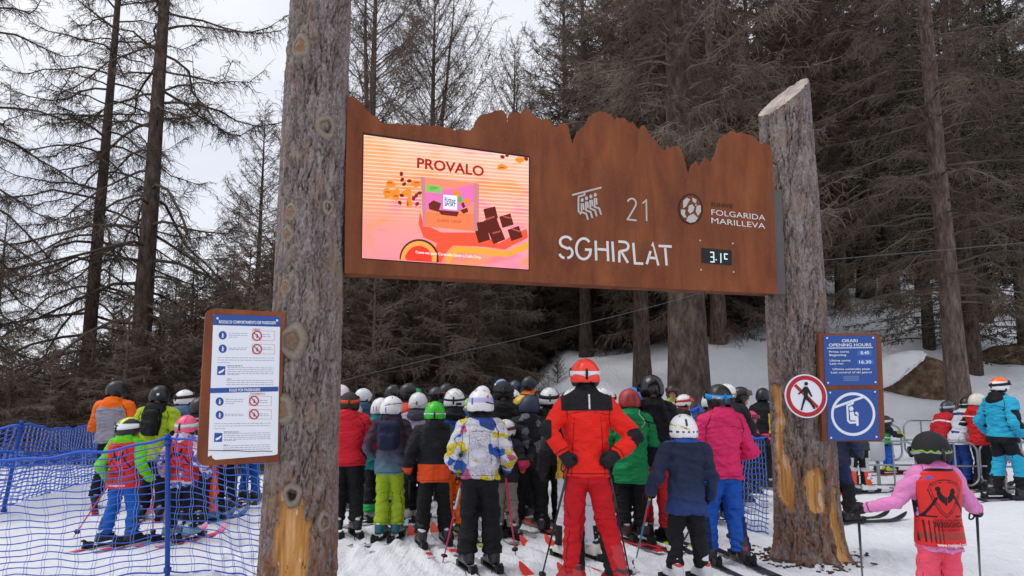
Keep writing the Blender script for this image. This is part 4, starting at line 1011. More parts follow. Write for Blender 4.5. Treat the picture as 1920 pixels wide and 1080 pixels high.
PROTO = {
 'bigA': ('L', dict(seed=1, H=25, r0=.30, cb=1.2, bl=6.6, nb=105, tw=100, sub=3, droop=.95, up=.02, tip=.55, thick=1.25, lowshape=.85, full=.7, wig=.04, tz=-.32, bth=1.5)),
 'bigB': ('L', dict(seed=2, H=24, r0=.25, cb=1.5, bl=6.2, nb=100, tw=95, sub=3, droop=.85, up=.02, tip=.55, thick=1.2, lowshape=.8, full=.7, wig=.04, tz=-.3, bth=1.5)),
 'up1': ('L', dict(seed=3, H=20, r0=.24, cb=2.5, bl=6.0, nb=150, tw=62, sub=4, droop=.10, up=.50, tip=.34, thick=1.15, fork=True, full=.55, twl=1.5, tz=.22, wig=.03)),
 'up2': ('L', dict(seed=4, H=19, r0=.24, cb=1.5, bl=5.2, nb=150, tw=60, sub=4, droop=.16, up=.34, tip=.38, thick=1.2, fork=True, full=.6, twl=1.4, tz=.12, wig=.03)),
 'mid': ('L', dict(seed=5, H=18, r0=.20, cb=1.0, bl=4.2, nb=150, tw=52, sub=4, droop=.22, up=.22, tip=.3, thick=1.2, full=.65, twl=1.3, tz=.05, wig=.03)),
 'dense': ('L', dict(seed=6, H=20, r0=.34, cb=1.0, bl=4.2, nb=210, tw=60, sub=5, droop=.36, up=.06, tip=.2, thick=1.75, lowshape=1.0, full=.5)),
 'dense2': ('L', dict(seed=7, H=17, r0=.26, cb=.4, bl=3.8, nb=200, tw=58, sub=5, droop=.38, up=.04, tip=.15, thick=1.75, lowshape=1.0, full=.55)),
 'brush': ('L', dict(seed=8, H=8, r0=.13, cb=.15, bl=2.6, nb=120, tw=46, sub=5, droop=.36, up=.05, tip=.1, thick=1.3, lowshape=1.0, twl=1.1)),
 'brush2': ('L', dict(seed=9, H=6, r0=.10, cb=.1, bl=2.7, nb=110, tw=46, sub=5, droop=.30, up=.15, tip=.1, thick=1.3, lowshape=1.0, twl=1.2)),
 'bare': ('L', dict(seed=10, H=22, r0=.36, cb=5.2, bl=5.0, nb=150, tw=62, sub=4, droop=.36, up=.10, tip=.25, thick=1.5, lowshape=.95, full=.5, wig=.04)),
 'lichen': ('L', dict(seed=11, H=24, r0=.34, cb=3.0, bl=4.8, nb=165, tw=52, sub=5, droop=.5, up=.12, tip=.15, thick=1.25, lowshape=.8, full=.5, wig=.06)),
 'shrub': ('L', dict(seed=14, H=1.1, r0=.02, cb=.05, bl=.55, nb=60, tw=14, sub=3, droop=.0, up=.5, tip=.1, thick=.55, lowshape=1.0, twl=.5)),
 'spr1': ('S', dict(seed=12, H=13, r0=.20, cb=.4, bl=2.9, nb=150, tw=24, clumps=11)),
 'spr2': ('S', dict(seed=13, H=18, r0=.26, cb=1.4, bl=3.2, nb=170, tw=24, clumps=11, droop=.32)),
}
def tree(u, d, key, H, rz, label, name='larch_tree', cat='tree', trunk=None, crown=None, group=None, xs_=1.0, lean=0.0, r=None, base=None):
    x, y = at(u, 735, d)[:2]
    z = gz(x, y) if base is None else base
    root = empty(name, (x, y, z-.05), rz, label, cat, group); pr = proto(key); s = H/PROTO[key][1]['H']
    tr = bpy.data.objects.new('trunk', pr[0]); crn = bpy.data.objects.new('crown', pr[1])
    obs = [(tr, trunk or TRUNK), (crn, crown or TWIG)]
    if len(pr) > 2: obs.append((bpy.data.objects.new('needles', pr[2]), NEEDLE))
    for o, m in obs:
        SC.collection.objects.link(o); o.parent = root
        if not len(o.data.materials): o.data.materials.append(m)
        o.material_slots[0].link = 'OBJECT'; o.material_slots[0].material = m
        o.scale = (s*xs_, s*xs_, s)
    if len(obs) > 2: obs[2][0].parent = crn; obs[2][0].scale = (1, 1, 1)
    if r: k = r/(PROTO[key][1]['r0']*s*xs_); tr.scale = (s*xs_*k, s*xs_*k, s)
    root.rotation_euler = (0, lean, rz); return root
# ---- singled-out trees
tree(256, 21, 'bigA', 25, .6, 'tall bare larch with thick dark trunk and drooping boughs against the sky at the left', crown=TWIGD, trunk=TRUNKD)
tree(158, 24, 'bigB', 23, 2.2, 'slimmer bare larch just left of the thickest larch against the sky', crown=TWIGD, trunk=TRUNKD)
tree(-110, 20, 'bigB', 22, 4.0, 'bare larch whose long boughs reach in from the left edge of the photo', crown=TWIGD, trunk=TRUNKD)
tree(472, 34, 'mid', 15.2, 1.0, 'slender pointed larch standing alone just left of the tall log post', trunk=TRUNKD, xs_=1.1)
tree(-20, 38, 'mid', 11.5, 3.0, 'small rounded bare larch low at the left edge of the photo', trunk=TRUNKD, xs_=1.3)
tree(682, 19.5, 'up2', 15.5, 2.6, 'forked bare larch rising right beside the tall log post above the sign', lean=.0, r=.22)
tree(803, 36, 'up1', 23.5, .4, 'round crowned bare larch with two stems above the screen', xs_=1.05, trunk=TRUNKD)
tree(965, 37, 'up2', 18.6, 1.7, 'smaller upswept bare larch above the middle of the sign', xs_=.8, trunk=TRUNKD)
tree(1064, 29, 'mid', 18.0, .9, 'dark shaggy larch trunk poking up above the jagged notch of the sign', xs_=1.0, crown=TWIGD, trunk=TRUNKD)
tree(885, 44, 'mid', 12.5, .3, 'small far larch between the two upswept larches above the sign', xs_=1.1)
tree(1222, 27, 'dense', 21, 2.2, 'tall dark dense larch left of the thick trunk above the sign', crown=TWIGD, trunk=TRUNKD)
tree(1290, 16.8, 'bare', 20, 3.5, 'very thick old larch trunk behind the queue under the right half of the sign', r=.50, trunk=TRUNKD)
tree(1100, 26, 'bare', 17, 1.5, 'mid thick larch trunk rooted on the snow bank left of the red helmet', r=.23, trunk=TRUNKD)
tree(1206, 21, 'bare', 16, 5.0, 'larch trunk on the snow bank to the left of the thickest trunk', r=.25, trunk=TRUNKD)
tree(1352, 23.5, 'lichen', 18, .2, 'greyish larch trunk between the thickest trunk and the right log post', r=.25, trunk=TRUNK)
tree(1795, 17.2, 'lichen', 22, 4.4, 'grey larch trunk with lichened branches rising behind the bending skiers', r=.26, crown=TWIGL)
tree(1636, 30, 'bare', 19, 2.8, 'dark leaning trunk rooted in the snow above the opening hours board', r=.36, trunk=TRUNKD, lean=-.03)
tree(1602, 33, 'bare', 17, 1.9, 'thin dark larch just left of the dark leaning trunk', trunk=TRUNKD)
tree(1830, 20.5, 'spr2', 17, 5.1, 'dark spruce standing just behind the lichened larch trunk at the right', 'spruce_tree', trunk=TRUNKD)
tree(1750, 22, 'spr1', 10.5, .5, 'dark green spruce with low sweeping boughs behind the boulder', 'spruce_tree', trunk=TRUNKD, xs_=1.15)
tree(1860, 25, 'spr2', 20, 2.5, 'tall dark spruce filling the upper right corner of the photo', 'spruce_tree', trunk=TRUNKD)
tree(1930, 21, 'spr1', 11.5, 1.1, 'dark spruce leaning into the right edge of the photo', 'spruce_tree', trunk=TRUNKD)
tree(1400, 25.5, 'spr1', 9, 2.0, 'dark spruce behind the trunks just left of the right log post', 'spruce_tree', trunk=TRUNKD, xs_=1.2)
tree(1690, 29, 'spr2', 19, 3.0, 'tall dark spruce between the right log post and the lichened larch', 'spruce_tree', trunk=TRUNKD)
tree(700, 17.8, 'brush', 5.5, 1.0, 'brushy young larch at the edge of the wood behind the red jacket', name='larch_tree', crown=TWIG)
tree(1046, 22.5, 'shrub', 1.0, 1.0, 'small bare shrub sticking out of the snow left of the red helmet', 'shrub', 'shrub', crown=TWIGD)
for k, (u, d, H) in enumerate([(318, 42, 9.2), (350, 44, 10.2), (395, 40, 9.5), (425, 41, 10.5), (300, 46, 8.5), (510, 36, 9.5), (545, 38, 12)]):
    tree(u, d, 'spr1', H, k*1.3, 'small dark spruce in the row on the skyline left of the tall log post', 'spruce_tree', group='small spruces on the skyline at the left', trunk=TRUNKD, xs_=.9)
# ---- brown thicket behind the left queue
rg = random.Random(21)
for k, (u, d, H, key) in enumerate([(-60, 16.5, 4.2, 'brush2'), (20, 17.5, 4.6, 'brush2'), (95, 17, 4.6, 'brush2'), (165, 18, 5.2, 'brush'), (235, 17.6, 5.0, 'brush'), (330, 18.5, 5.4, 'brush'), (400, 18, 5.6, 'brush'), (455, 19, 6.4, 'brush'), (520, 18.5, 6.2, 'brush'),
    (-90, 21, 5.5, 'brush2'), (0, 22, 5.6, 'brush2'), (80, 21.5, 5.8, 'brush'), (140, 23, 6.0, 'brush'), (215, 22, 6.5, 'brush'), (290, 24, 7.0, 'brush'), (360, 23, 7.0, 'brush'), (430, 25, 8.2, 'brush'), (500, 24, 8.5, 'brush'), (560, 23, 9.0, 'brush'),
    (40, 27, 6.0, 'brush2'), (120, 28, 6.5, 'brush'), (200, 29, 7.0, 'brush'), (270, 30, 7.4, 'brush'), (390, 30, 9.5, 'brush')]):
    sky_ = float(np.interp(u, [-100, 0, 100, 200, 300, 400, 500, 600], [655, 645, 615, 565, 525, 500, 455, 420])); gx_ = gz(*at(u, 735, d)[:2])
    H = max(1.6, (1.6+(735-sky_)/FPX*d-gx_)*(.82+.26*((k*37) % 10)/10)); key = 'brush2' if k % 2 else 'brush'
    tree(u, d, key, H, k*1.7, 'low brushy bare larch in the brown thicket behind the left net fence', group='brushy larches of the left thicket', crown=TWIG if k % 3 else TWIGL, xs_=1.35)
# ---- wood under and behind the sign
for k, (u, d, H, key) in enumerate([(640, 18.5, 12, 'dense2'), (760, 19.5, 13, 'dense2'), (735, 22, 8, 'brush'), (830, 18.6, 7.0, 'brush'), (850, 22, 14, 'dense2'), (895, 20, 9, 'brush'), (925, 24, 13, 'dense'), (800, 25, 11, 'dense2'), (700, 26, 13, 'dense2'),
    (965, 27, 8, 'brush'), (1015, 29, 15, 'dense2'), (1060, 30, 12, 'brush'), (1150, 28, 15, 'dense2'), (1110, 29, 14, 'dense'), (1240, 28, 17, 'dense2'), (900, 28, 12, 'dense2'), (620, 23, 13, 'dense2'), (560, 26, 13, 'dense2'), (980, 31, 13, 'dense2'), (770, 30, 11, 'dense2'), (850, 33, 12, 'dense'), (660, 32, 12, 'dense2'), (1180, 32, 17, 'dense2')]):
    H = min(H, 1.2+.345*d-gz(*at(u, 735, d)[:2])) if u < 1045 else H
    tree(u, d, key, H, k*2.1, 'tangled bare larch in the dark wood seen beneath the sign', group='tangled larches beneath the sign', crown=(TWIG, TWIGL, TWIGD, TWIG)[k % 4], trunk=TRUNKD)
for k, (u, d, H) in enumerate([(720, 34, 9), (850, 36, 9), (960, 34, 9.5), (1060, 33, 9), (640, 38, 10), (560, 36, 9), (780, 40, 11), (900, 42, 11), (1010, 40, 11), (1120, 38, 11), (420, 34, 8), (350, 36, 7)]):
    tree(u, d, 'spr2' if k % 2 else 'spr1', H, k*1.1, 'dark spruce deep in the shade of the wood beneath the sign', 'spruce_tree', group='dark spruces deep in the wood', trunk=TRUNKD, xs_=1.5)
# ---- slope of trees at the right
rg = random.Random(4)
k = 0
for d0, us, H0 in ((26, (1270, 1340, 1440, 1520, 1575), 17), (31, (1240, 1330, 1400, 1470, 1545, 1680, 1735), 19), (38, (1300, 1370, 1450, 1530, 1610, 1665, 1720, 1800, 1890, 1960), 20), (47, (1330, 1410, 1490, 1570, 1640, 1710, 1780, 1850, 1930, 2010), 21), (60, (1380, 1450, 1520, 1590, 1660, 1730, 1800, 1870, 1940, 2010, 2080), 22)):
    for u in us:
        key = rg.choice(['dense', 'spr2', 'spr2', 'lichen', 'spr2'] if u > 1600 else ['dense', 'dense2', 'dense']); key = 'bare' if d0 < 33 and 1460 < u < 1700 else key; sp_ = key.startswith('spr')
        tree(u+rg.uniform(-18, 18), d0+rg.uniform(-2, 2), key, H0*rg.uniform(.8, 1.1)*(.86 if u < 1480 else 1), rg.uniform(0, 6), 'dark spruce among the larches on the wooded slope at the right' if sp_ else 'bare brown larch on the wooded slope at the right',
             'spruce_tree' if sp_ else 'larch_tree', group='spruces of the right slope' if sp_ else 'larches of the right slope', crown=None if sp_ else rg.choice([TWIG, TWIGD, TWIG]), trunk=TRUNKD); k += 1
# ---------------------------------------------------------------- people
class NS: pass
def _n(a): a = np.asarray(a, float); return a/(np.linalg.norm(a)+1e-9)
SKIN = '#c08a70'
ARMS = {   # elbow and hand for the left (x negative) and right side, in body heights
 'down': ((-.170, -.03, .615), (-.175, .05, .475), (.170, -.03, .615), (.175, .05, .475)),
 'fwd': ((-.180, -.03, .625), (-.135, .15, .545), (.180, -.03, .625), (.135, .15, .545)),
 'cross': ((-.175, .03, .625), (-.03, .16, .60), (.175, .03, .625), (.03, .17, .62)),
 'hips': ((-.185, -.05, .675), (-.112, -.085, .585), (.215, -.04, .67), (.118, -.08, .585)),
 'out': ((-.215, .02, .655), (-.345, .10, .615), (.20, .02, .655), (.29, .12, .60)),
 'low': ((-.185, -.05, .63), (-.20, .07, .50), (.185, -.05, .63), (.20, .07, .50)),
 'reach': ((-.15, .10, .68), (-.10, .27, .70), (.16, .08, .66), (.11, .26, .66)),
 'leanon': ((-.17, .05, .60), (-.10, .20, .54), (.17, .05, .60), (.10, .20, .54)),
}
def place(o, loc, rz=0.0): o.location = tuple(map(float, loc)); o.rotation_euler = (0, 0, rz); return o
def ski(loc, rz, L, c, c2, label, tipc=None, tilt=0.0):
    n = 40; s = np.linspace(-.44, .56, n)*L; f = np.linspace(0, 1, n)
    w = .036+.016*(np.abs(f-.45)/.55)**2; w = w*np.where(f > .93, np.sqrt(np.clip((1.003-f)/.073, 0, 1)), 1)*np.where(f < .02, .8, 1)
    z = np.where(f > .84, ((f-.84)/.16)**2*.085, 0)+np.where(f < .03, (1-f/.03)*.012, 0)+.002
    V, F = [], []
    for zz, k in ((0, 1.0), (.014, .94)): V += [np.c_[-w*k, s, z+zz], np.c_[w*k, s, z+zz]]
    V = np.concatenate(V)
    for i in range(n-1):
        a, b, c_, d = i, n+i, 2*n+i, 3*n+i
        F += [[a, a+1, b+1, b], [c_, d, d+1, c_+1], [a, c_, c_+1, a+1], [b, b+1, d+1, d]]
    F += [[0, n, 3*n, 2*n], [n-1, 3*n-1, 4*n-1, 2*n-1]]
    m0 = (V[:, 1]/L-.43)*3 if tipc else V[:, 1]*0-1
    m1 = .06-np.abs(V[:, 1]/L+.30)
    root = empty('ski', loc, rz, label, 'ski'); root.rotation_euler = (tilt, 0, rz)
    mat_ = plain(c, .35, .12, 5, .03, 60, 0, .4, [tipc or c2, c2], name='ski_topsheet')
    link('board', mesh_from(V, F, {'m0': m0, 'm1': m1}, smooth=False), mat_, root)
    bd = plain('#1a1b1d', .45, .2, 30, .05, name='binding_plastic')
    mb = MB(); mb.box((0, 0, .022), (.027, .21, .008)); mb.build('binding_plate', bd, root)
    mb = MB(); mb.box((0, .185, .045), (.034, .035, .024)).box((0, .215, .06), (.026, .02, .012)); mb.build('toe_binding', bd, root)
    mb = MB(); mb.box((0, -.175, .05), (.032, .04, .03)).tube([[0, -.19, .07], [0, -.235, .105], [0, -.26, .10]], [.018, .013, .008], 6).box((0, -.21, .034), (.02, .03, .01)); mb.build('heel_binding', bd, root)
    mb = MB(); mb.tube([[-.045, -.10, .03], [-.06, -.16, .006], [-.055, -.20, .004]], .004, 5).tube([[.045, -.10, .03], [.06, -.16, .006], [.055, -.20, .004]], .004, 5); mb.build('ski_brake', bd, root)
    return root
def snowboard(loc, rz, L, c, label):
    a = np.linspace(0, 2*np.pi, 60, endpoint=False); x = .13*np.sign(np.cos(a))*np.abs(np.cos(a))**.55; y = L/2*np.sign(np.sin(a))*np.abs(np.sin(a))**.8
    x *= 1-.12*np.exp(-(y/(L*.25))**2); z = np.where(np.abs(y) > L*.36, ((np.abs(y)-L*.36)/(L*.14))**2*.07, 0)
    V = np.r_[np.c_[x, y, z], np.c_[x, y, z+.014], np.c_[x*.0, y, z], np.c_[x*0, y, z+.014]]; n = 60
    F = [[i, (i+1) % n, n+(i+1) % n, n+i] for i in range(n)]+[[n+i, n+(i+1) % n, 3*n+(i+1) % n, 3*n+i] for i in range(n)]+[[(i+1) % n, i, 2*n+i, 2*n+(i+1) % n] for i in range(n)]
    root = empty('snowboard', loc, rz, label, 'snowboard'); link('board', mesh_from(V, F, smooth=False), plain(c, .35, .3, 4, .03), root)
    bd = plain('#1b1c1e', .5, .2, 30, .05)
    for yy in (-.25, .25):
        mb = MB(); mb.box((0, yy, .028), (.11, .06, .012)).box((-.10, yy, .10), (.012, .06, .08)); mb.build('binding', bd, root)
    return root
def pole(hand, tip, c, label, c2=None, gripc='#17181a'):
    hand = np.array(hand, float); tip = np.array(tip, float); d = _n(hand-tip); L = np.linalg.norm(hand-tip)
    root = empty('ski_pole', tip, 0, label, 'ski pole'); up = lambda s: d*s
    mb = MB(); mb.tube([up(-.03), up(.03), up(L*.5), up(L-.06)], [.004, .006, .009, .0095], 8)
    bands = None
    sh = mb.build('shaft', plain(c, .35, .08, 9, 0, name='pole_shaft'), root, True)
    if c2: mb = MB(); mb.tube([up(L*.62), up(L*.86)], .0105, 8); mb.build('sleeve', plain(c2, .4, .1, 30), root, True)
    mb = MB(); mb.tube([up(.055), up(.065), up(.075), up(.085)], [.012, .032, .032, .012], 14); mb.build('basket', plain('#1a1b1d', .5, .1), root, True)
    mb = MB(); mb.tube([up(L-.07), up(L-.05), up(L), up(L+.045), up(L+.06)], [.010, .016, .015, .021, .012], 10); mb.build('grip', plain(gripc, .6, .1), root, True)
    s_ = _n(np.cross(d, [0, 1, .3])); mb = MB(); q = [up(L+.05)+s_*.01, up(L+.02)+s_*.05, up(L-.07)+s_*.06, up(L-.10)+s_*.03, up(L-.03)+s_*.015]
    mb.tube(smoothline(q, 16), .006, 5); mb.build('strap', plain('#202124', .8, .1), root, True)
    return root
STROKE = {}
def glove_sdf(P, w, f, side, n, k, curl):
    q = P-w; X = np.stack([q@side, q@f, q@n], 1)/k
    d = rc(X, (0, -.05, 0), (0, .015, 0), .046, .036)
    d = smin(d, rbox(X, (0, .055, 0), (.043, .042, .022), .02), .02)
    for j, (bx, ln) in enumerate(((-.034, .026), (-.0115, .031), (.0115, .029), (.034, .022))):
        b = np.array([bx, .088, 0.]); a = .25
        for s_ in range(3):
            a += curl*(.75 if s_ == 0 else .95); e = b+ln*np.array([0, math.cos(a), math.sin(a)])
            d = smin(d, rc(X, b, e, .0125-.001*s_, .0115-.001*s_), .004); b = e
    t0 = np.array([.040, .02, .004]); t1 = np.array([.060, .055, .022]); t2 = t1+np.array([-.004-.02*curl, .030, .012+.012*curl])
    d = smin(d, rc(X, t0, t1, .016, .014), .012); d = smin(d, rc(X, t1, t2, .014, .012), .006)
    return d*k
def head_sdf(P, hs):
    X = P/hs
    d = ell(X, (0, -.008, .02), (.074, .093, .098))
    d = smin(d, ell(X, (0, .028, -.055), (.055, .062, .062)), .03); d = smin(d, ell(X, (0, .068, -.092), (.022, .018, .018)), .02)
    d = smin(d, rc(X, (0, .085, .012), (0, .108, -.024), .009, .014), .012)
    for s in (-1, 1):
        d = smin(d, ell(X, (s*.074, -.008, -.012), (.010, .020, .032)), .008)
        d = smax(d, -ell(X, (s*.032, .098, .008), (.018, .016, .012)), .012); d = smin(d, ell(X, (s*.032, .078, .008), (.012, .012, .010)), .004)
        d = smin(d, ell(X, (s*.045, .06, -.03), (.02, .02, .02)), .02)
    d = smin(d, ell(X, (0, .086, -.058), (.024, .012, .006)), .008)
    d = smin(d, rc(X, (0, -.02, -.06), (0, -.03, -.18), .052, .055), .03)
    return d*hs
def helmet_part(par, hc, hs, hyaw, hel, vox):
    a, b, c = .118, .142, .128; zc = .028
    def f(P):
        X = P/hs
        d = ell(X, (0, -.004, zc), (a, b, c)); d = smin(d, ell(X, (0, -.05, -.01), (.108, .095, .085)), .04)
        for s in (-1, 1): d = smin(d, rc(X, (s*.083, -.015, -.03), (s*.074, -.002, -.085), .036, .024), .03)
        d = smax(d, -ell(X, (0, .155, -.055), (.088, .125, .105)), .012)
        d = smax(d, -(X[:, 2]+.078+.35*np.clip(-X[:, 1]-.03, 0, 1)*0), .01)
        d = smax(d, -rbox(X, (0, -.10, -.085), (.055, .05, .045), .03), .015)
        d = smin(d, rc(X, (-.05, .118, .052), (.05, .118, .052), .016), .02)
        for s in (-1, 1):
            for k_ in range(3): d = smax(d, -rc(X, (s*.035, .06-.055*k_, .158-.012*abs(k_-1)), (s*.052, .04-.055*k_, .145-.012*abs(k_-1)), .0075), .006)
        return d*hs
    V, F = nets(f, np.array([-.14, -.16, -.12])*hs, np.array([.14, .17, .17])*hs, vox)
    Q = NS(); Q.x, Q.y, Q.z = (V/hs).T
    att = {}
    padc = .0
    low = np.maximum(-(Q.z+.045), -1)                           # dark lower edge and ear pads
    ear = .033-np.linalg.norm(np.stack([np.abs(Q.x)-.10, Q.y+.01, (Q.z+.045)*.8], 1), axis=1)
    ms = [('#17181a', np.maximum(low, ear if hel.get('ears', True) else low))]
    vent = -np.minimum.reduce([rc(V/hs, (s*.035, .06-.055*k_, .158-.012*abs(k_-1)), (s*.052, .04-.055*k_, .145-.012*abs(k_-1)), .0085) for s in (-1, 1) for k_ in range(3)])
    ms.append(('#1b1c1f', vent))
    for col, fn in hel.get('m', ()): ms.append((col, fn(Q)))
    for i, (col, v) in enumerate(ms): att['m%d' % i] = v
    h = link('helmet', mesh_from(V, F, att), plain(hel['c'], hel.get('r', .32), .05, 5, .02, 60, 0, .5, [c_ for c_, _ in ms], name='helmet_shell'), par); place(h, hc, -hyaw)
    if hel.get('strap'):
        n = 48; th = np.linspace(0, 2*np.pi, n, endpoint=False); z0 = hel.get('sz', .045); tl = hel.get('tilt', .12); hh = hel.get('sw', .021)
        rows = []
        for dz, dr in ((-hh, .004), (hh, .004), (hh, .011), (-hh, .011)):
            yy = np.sin(th); zz = z0+tl*yy*b+dz
            k = np.sqrt(np.clip(1-((zz-zc)/c)**2, .2, 1)); rows.append(np.c_[np.cos(th)*(a*k+dr), yy*(b*k+dr)-.004, zz]*hs)
        SV = np.concatenate(rows); j = (np.arange(n)+1) % n; i = np.arange(n)
        SF = np.concatenate([np.stack([r*n+i, r*n+j, ((r+1) % 4)*n+j, ((r+1) % 4)*n+i], 1) for r in range(4)])[:, ::-1]
        link('goggle_strap', mesh_from(SV, SF), cloth(hel['strap'], rough=.6, wr=.1), h)
        mb = MB(); y0 = -b-.004; mb.tube(np.array([[0, y0-.010, z0-tl*b-.045], [0, y0-.014, z0-tl*b], [0, y0-.002, z0-tl*b+.04]])*hs, np.array([.010, .013, .010])*hs, 6); mb.build('strap_clip', plain(hel.get('clip', '#1d1e20'), .4, .1), h, True)
        gz0 = z0+tl*b
        def g(P):
            X = P/hs; d = np.maximum(ell(X, (0, -.004, zc), (a+.026, b+.030, c+.03)), -ell(X, (0, -.004, zc), (a+.004, b+.004, c+.004)))
            return smax(smax(d, np.abs(X[:, 2]-gz0-.004)-.040, .012), .055-X[:, 1], .012)*hs
        GV, GF = nets(g, np.array([-.15, .03, gz0-.06])*hs, np.array([.15, .19, gz0+.07])*hs, vox)
        ed = (.030-np.abs(GV[:, 2]/hs-gz0-.004)); link('goggles', mesh_from(GV, GF, {'m0': -ed}), plain(hel.get('gog', '#2c3038'), .12, .1, 9, 0, 60, .3, .6, ['#1a1b1d'], name='goggle_lens'), h)
    if hel.get('txt'):
        body, off, tz_, th_, tw_, tcol = hel['txt']; Vt, Ft, w = text2d(body, .01); an = -np.pi/2+off+(Vt[:, 0]/w-.5)*tw_/a
        zz = tz_+hel.get('tilt', 0)*np.sin(an)*b*bool(hel.get('strap'))+(Vt[:, 1]-.5)*th_; k_ = np.sqrt(np.clip(1-((zz-zc)/c)**2, .2, 1)); ex = .0125 if hel.get('strap') else .003
        mb = MB(); mb.add(np.c_[np.cos(an)*(a*k_+ex), np.sin(an)*(b*k_+ex)-.004, zz]*hs, Ft); mb.build('lettering', plain(tcol, .5, .02, 5, 0), h)
    return h
def person(desc, u, vt, d=None, vf=None, yaw=0.0, lean=.02, hyaw=0.0, jc='#222', jm=(), hem=.45, bulk=1.0, hood=None, jpat=None, pc='#1b1c20', pm=(), hel=None, arms='down', st=((-.07, 0), (.07, .0)), bc='#232427', bc2='#8d8f93', glv='#17181a', skis=None, poles=None, vox=.013, face=False, skin=SKIN, group='skiers waiting in the lift queue', bib=None, pack=None, legs=1.0, hhead=None, bend=0.0, curl=.9, wr=1.0, collar=None, short=None):
    """one skier: an Empty with body, clothes, boots, gloves and helmet as its parts"""
    if d is None: d = CAMH*FPX/(vf-735)
    g = at(u, 735, d); z0 = gz(g[0], g[1]); Htop = at(u, vt, d)[2]-z0
    hs = (hhead or (1.0 if Htop > 1.5 else .93 if Htop > 1.3 else .88)); H = (Htop-.045-.03*hs)
    lift = .048 if skis or skis is None else .02
    if vox > .0155:
        r_ = random.Random(hash_s(desc)); yaw += r_.uniform(-16, 16); hyaw += r_.uniform(-38, 38); lean += r_.uniform(-.02, .07); bulk *= r_.uniform(.96, 1.12)
        if arms == 'leanon': arms = r_.choice(['leanon', 'cross', 'low', 'fwd'])
    root = empty('person', (g[0], g[1], z0), R(yaw), desc, 'skier' if skis != 0 else 'person', group)
    sdn = short or desc
    def S(p): return np.array([p[0]*H, p[1]*H, p[2]*H+lift])
    bz = .50
    def bn(p):                                                   # forward bend and lean of everything above the hips
        x, y, z = p
        if z > bz: t = z-bz; a = bend+lean*1.2; return (x, y+t*math.sin(a), bz+t*math.cos(a))
        return p
    J = NS(); J.H = H
    A = ARMS[arms] if isinstance(arms, str) else arms
    shL, shR = S(bn((-.102*bulk, 0, .795))), S(bn((.102*bulk, 0, .795)))
    elL, haL, elR, haR = [S(bn(p)) if isinstance(arms, str) else S(p) for p in A]
    hc = S(bn((0, .012, .0)) if False else bn((0, .01, 1-.118*hs/H*1.0)))
    neck = S(bn((0, -.005, .845)))
    hipL, hipR = S((-.049, 0, .47)), S((.049, 0, .47))
    ft = [np.array([st[0][0]*H, st[0][1]*H, lift]), np.array([st[1][0]*H, st[1][1]*H, lift])]
    kn = [(h*.5+(f_+[0, 0, .10*H])*.5)+np.array([0, .035*H, 0]) for h, f_ in ((hipL, ft[0]), (hipR, ft[1]))]
    ka = math.sin(bend+lean*1.2); kc = math.cos(bend+lean*1.2)
    def unb(P):                                                  # straighten the bent trunk so that it can be measured upright
        z = (P[:, 2]-lift)/H; y = P[:, 1]/H; t = z-bz
        zz = np.where(t > 0, bz+(t*kc+y*ka), z); yy = np.where(t > 0, y*kc-t*ka, y)
        return np.stack([P[:, 0]/H, yy, zz], 1)
    rgs = np.random.default_rng(abs(hash_s(desc)) % 99991)
    ph = rgs.uniform(0, 6, 24); dirs = rgs.normal(0, 1, (8, 3)); dirs[:, 2] *= 1.9
    def wrinkle(P, amp, fr=26.):
        w = 0
        for k_ in range(8): w = w+np.sin((P@dirs[k_])*fr*(.5+.16*k_)+ph[k_]+1.4*np.sin((P@dirs[(k_+3) % 8])*fr*.45+ph[8+k_]))*(1/(1+.35*k_))
        return w*amp/2.4
    # ---- body: head, neck, trunk, limbs in one surface, thinner than the clothes
    bv = .0105 if face else .019
    ch, sh = math.cos(-R(hyaw)), math.sin(-R(hyaw))
    def hrot(P): q = P-hc; return np.stack([q[:, 0]*ch-q[:, 1]*sh, q[:, 0]*sh+q[:, 1]*ch, q[:, 2]], 1)
    def fb(P):
        X = unb(P)
        dd = loft(X, [(.475, .066, .045, 0, 0), (.53, .074, .052, 0, 0), (.62, .070, .050, 0, 0), (.74, .088, .055, 0, 0), (.80, .085, .048, 0, -.005), (.835, .045, .035, 0, -.005)])*H
        dd = smin(dd, rc(P, neck-[0, 0, .03*H], hc, .05*hs), .03)
        dd = smin(dd, head_sdf(hrot(P), hs), .02)
        for a_, b_, r1, r2 in ((shL, elL, .028, .022), (elL, haL, .022, .014), (shR, elR, .028, .022), (elR, haR, .022, .014), (hipL, kn[0], .042, .03), (kn[0], ft[0]+[0, 0, .06*H], .03, .021), (hipR, kn[1], .042, .03), (kn[1], ft[1]+[0, 0, .06*H], .03, .021)):
            dd = smin(dd, rc(P, a_, b_, r1*H, r2*H), .015)
        return dd
    ext = np.array([shL, shR, elL, elR, haL, haR, hc, *ft, *kn, hipL, hipR]); lo, hi = ext.min(0)-.16, ext.max(0)+.16
    if face:   # fine head, coarser below: still a single mesh, sampled finely throughout
        pass
    V, F = nets(fb, lo, hi, bv)
    hq = hrot(V)/hs
    eye = np.maximum(.0075-np.linalg.norm(hq-[.032, .088, .008], axis=1), .0075-np.linalg.norm(hq-[-.032, .088, .008], axis=1))
    brow = .006-np.minimum(rc(hq, (.02, .093, .030), (.046, .082, .029), .0), rc(hq, (-.02, .093, .030), (-.046, .082, .029), .0))
    lip = .007-rc(hq, (-.018, .098, -.058), (.018, .098, -.058), .0)
    link('body', mesh_from(V, F, {'m0': eye, 'm1': brow, 'm2': lip}), plain(skin, .55, .08, 12, .05, 90, 0, .35, ['#241a16', '#3a2a20', '#a05c50'], name='skin'), root)
    # ---- jacket
    ar = .047*bulk
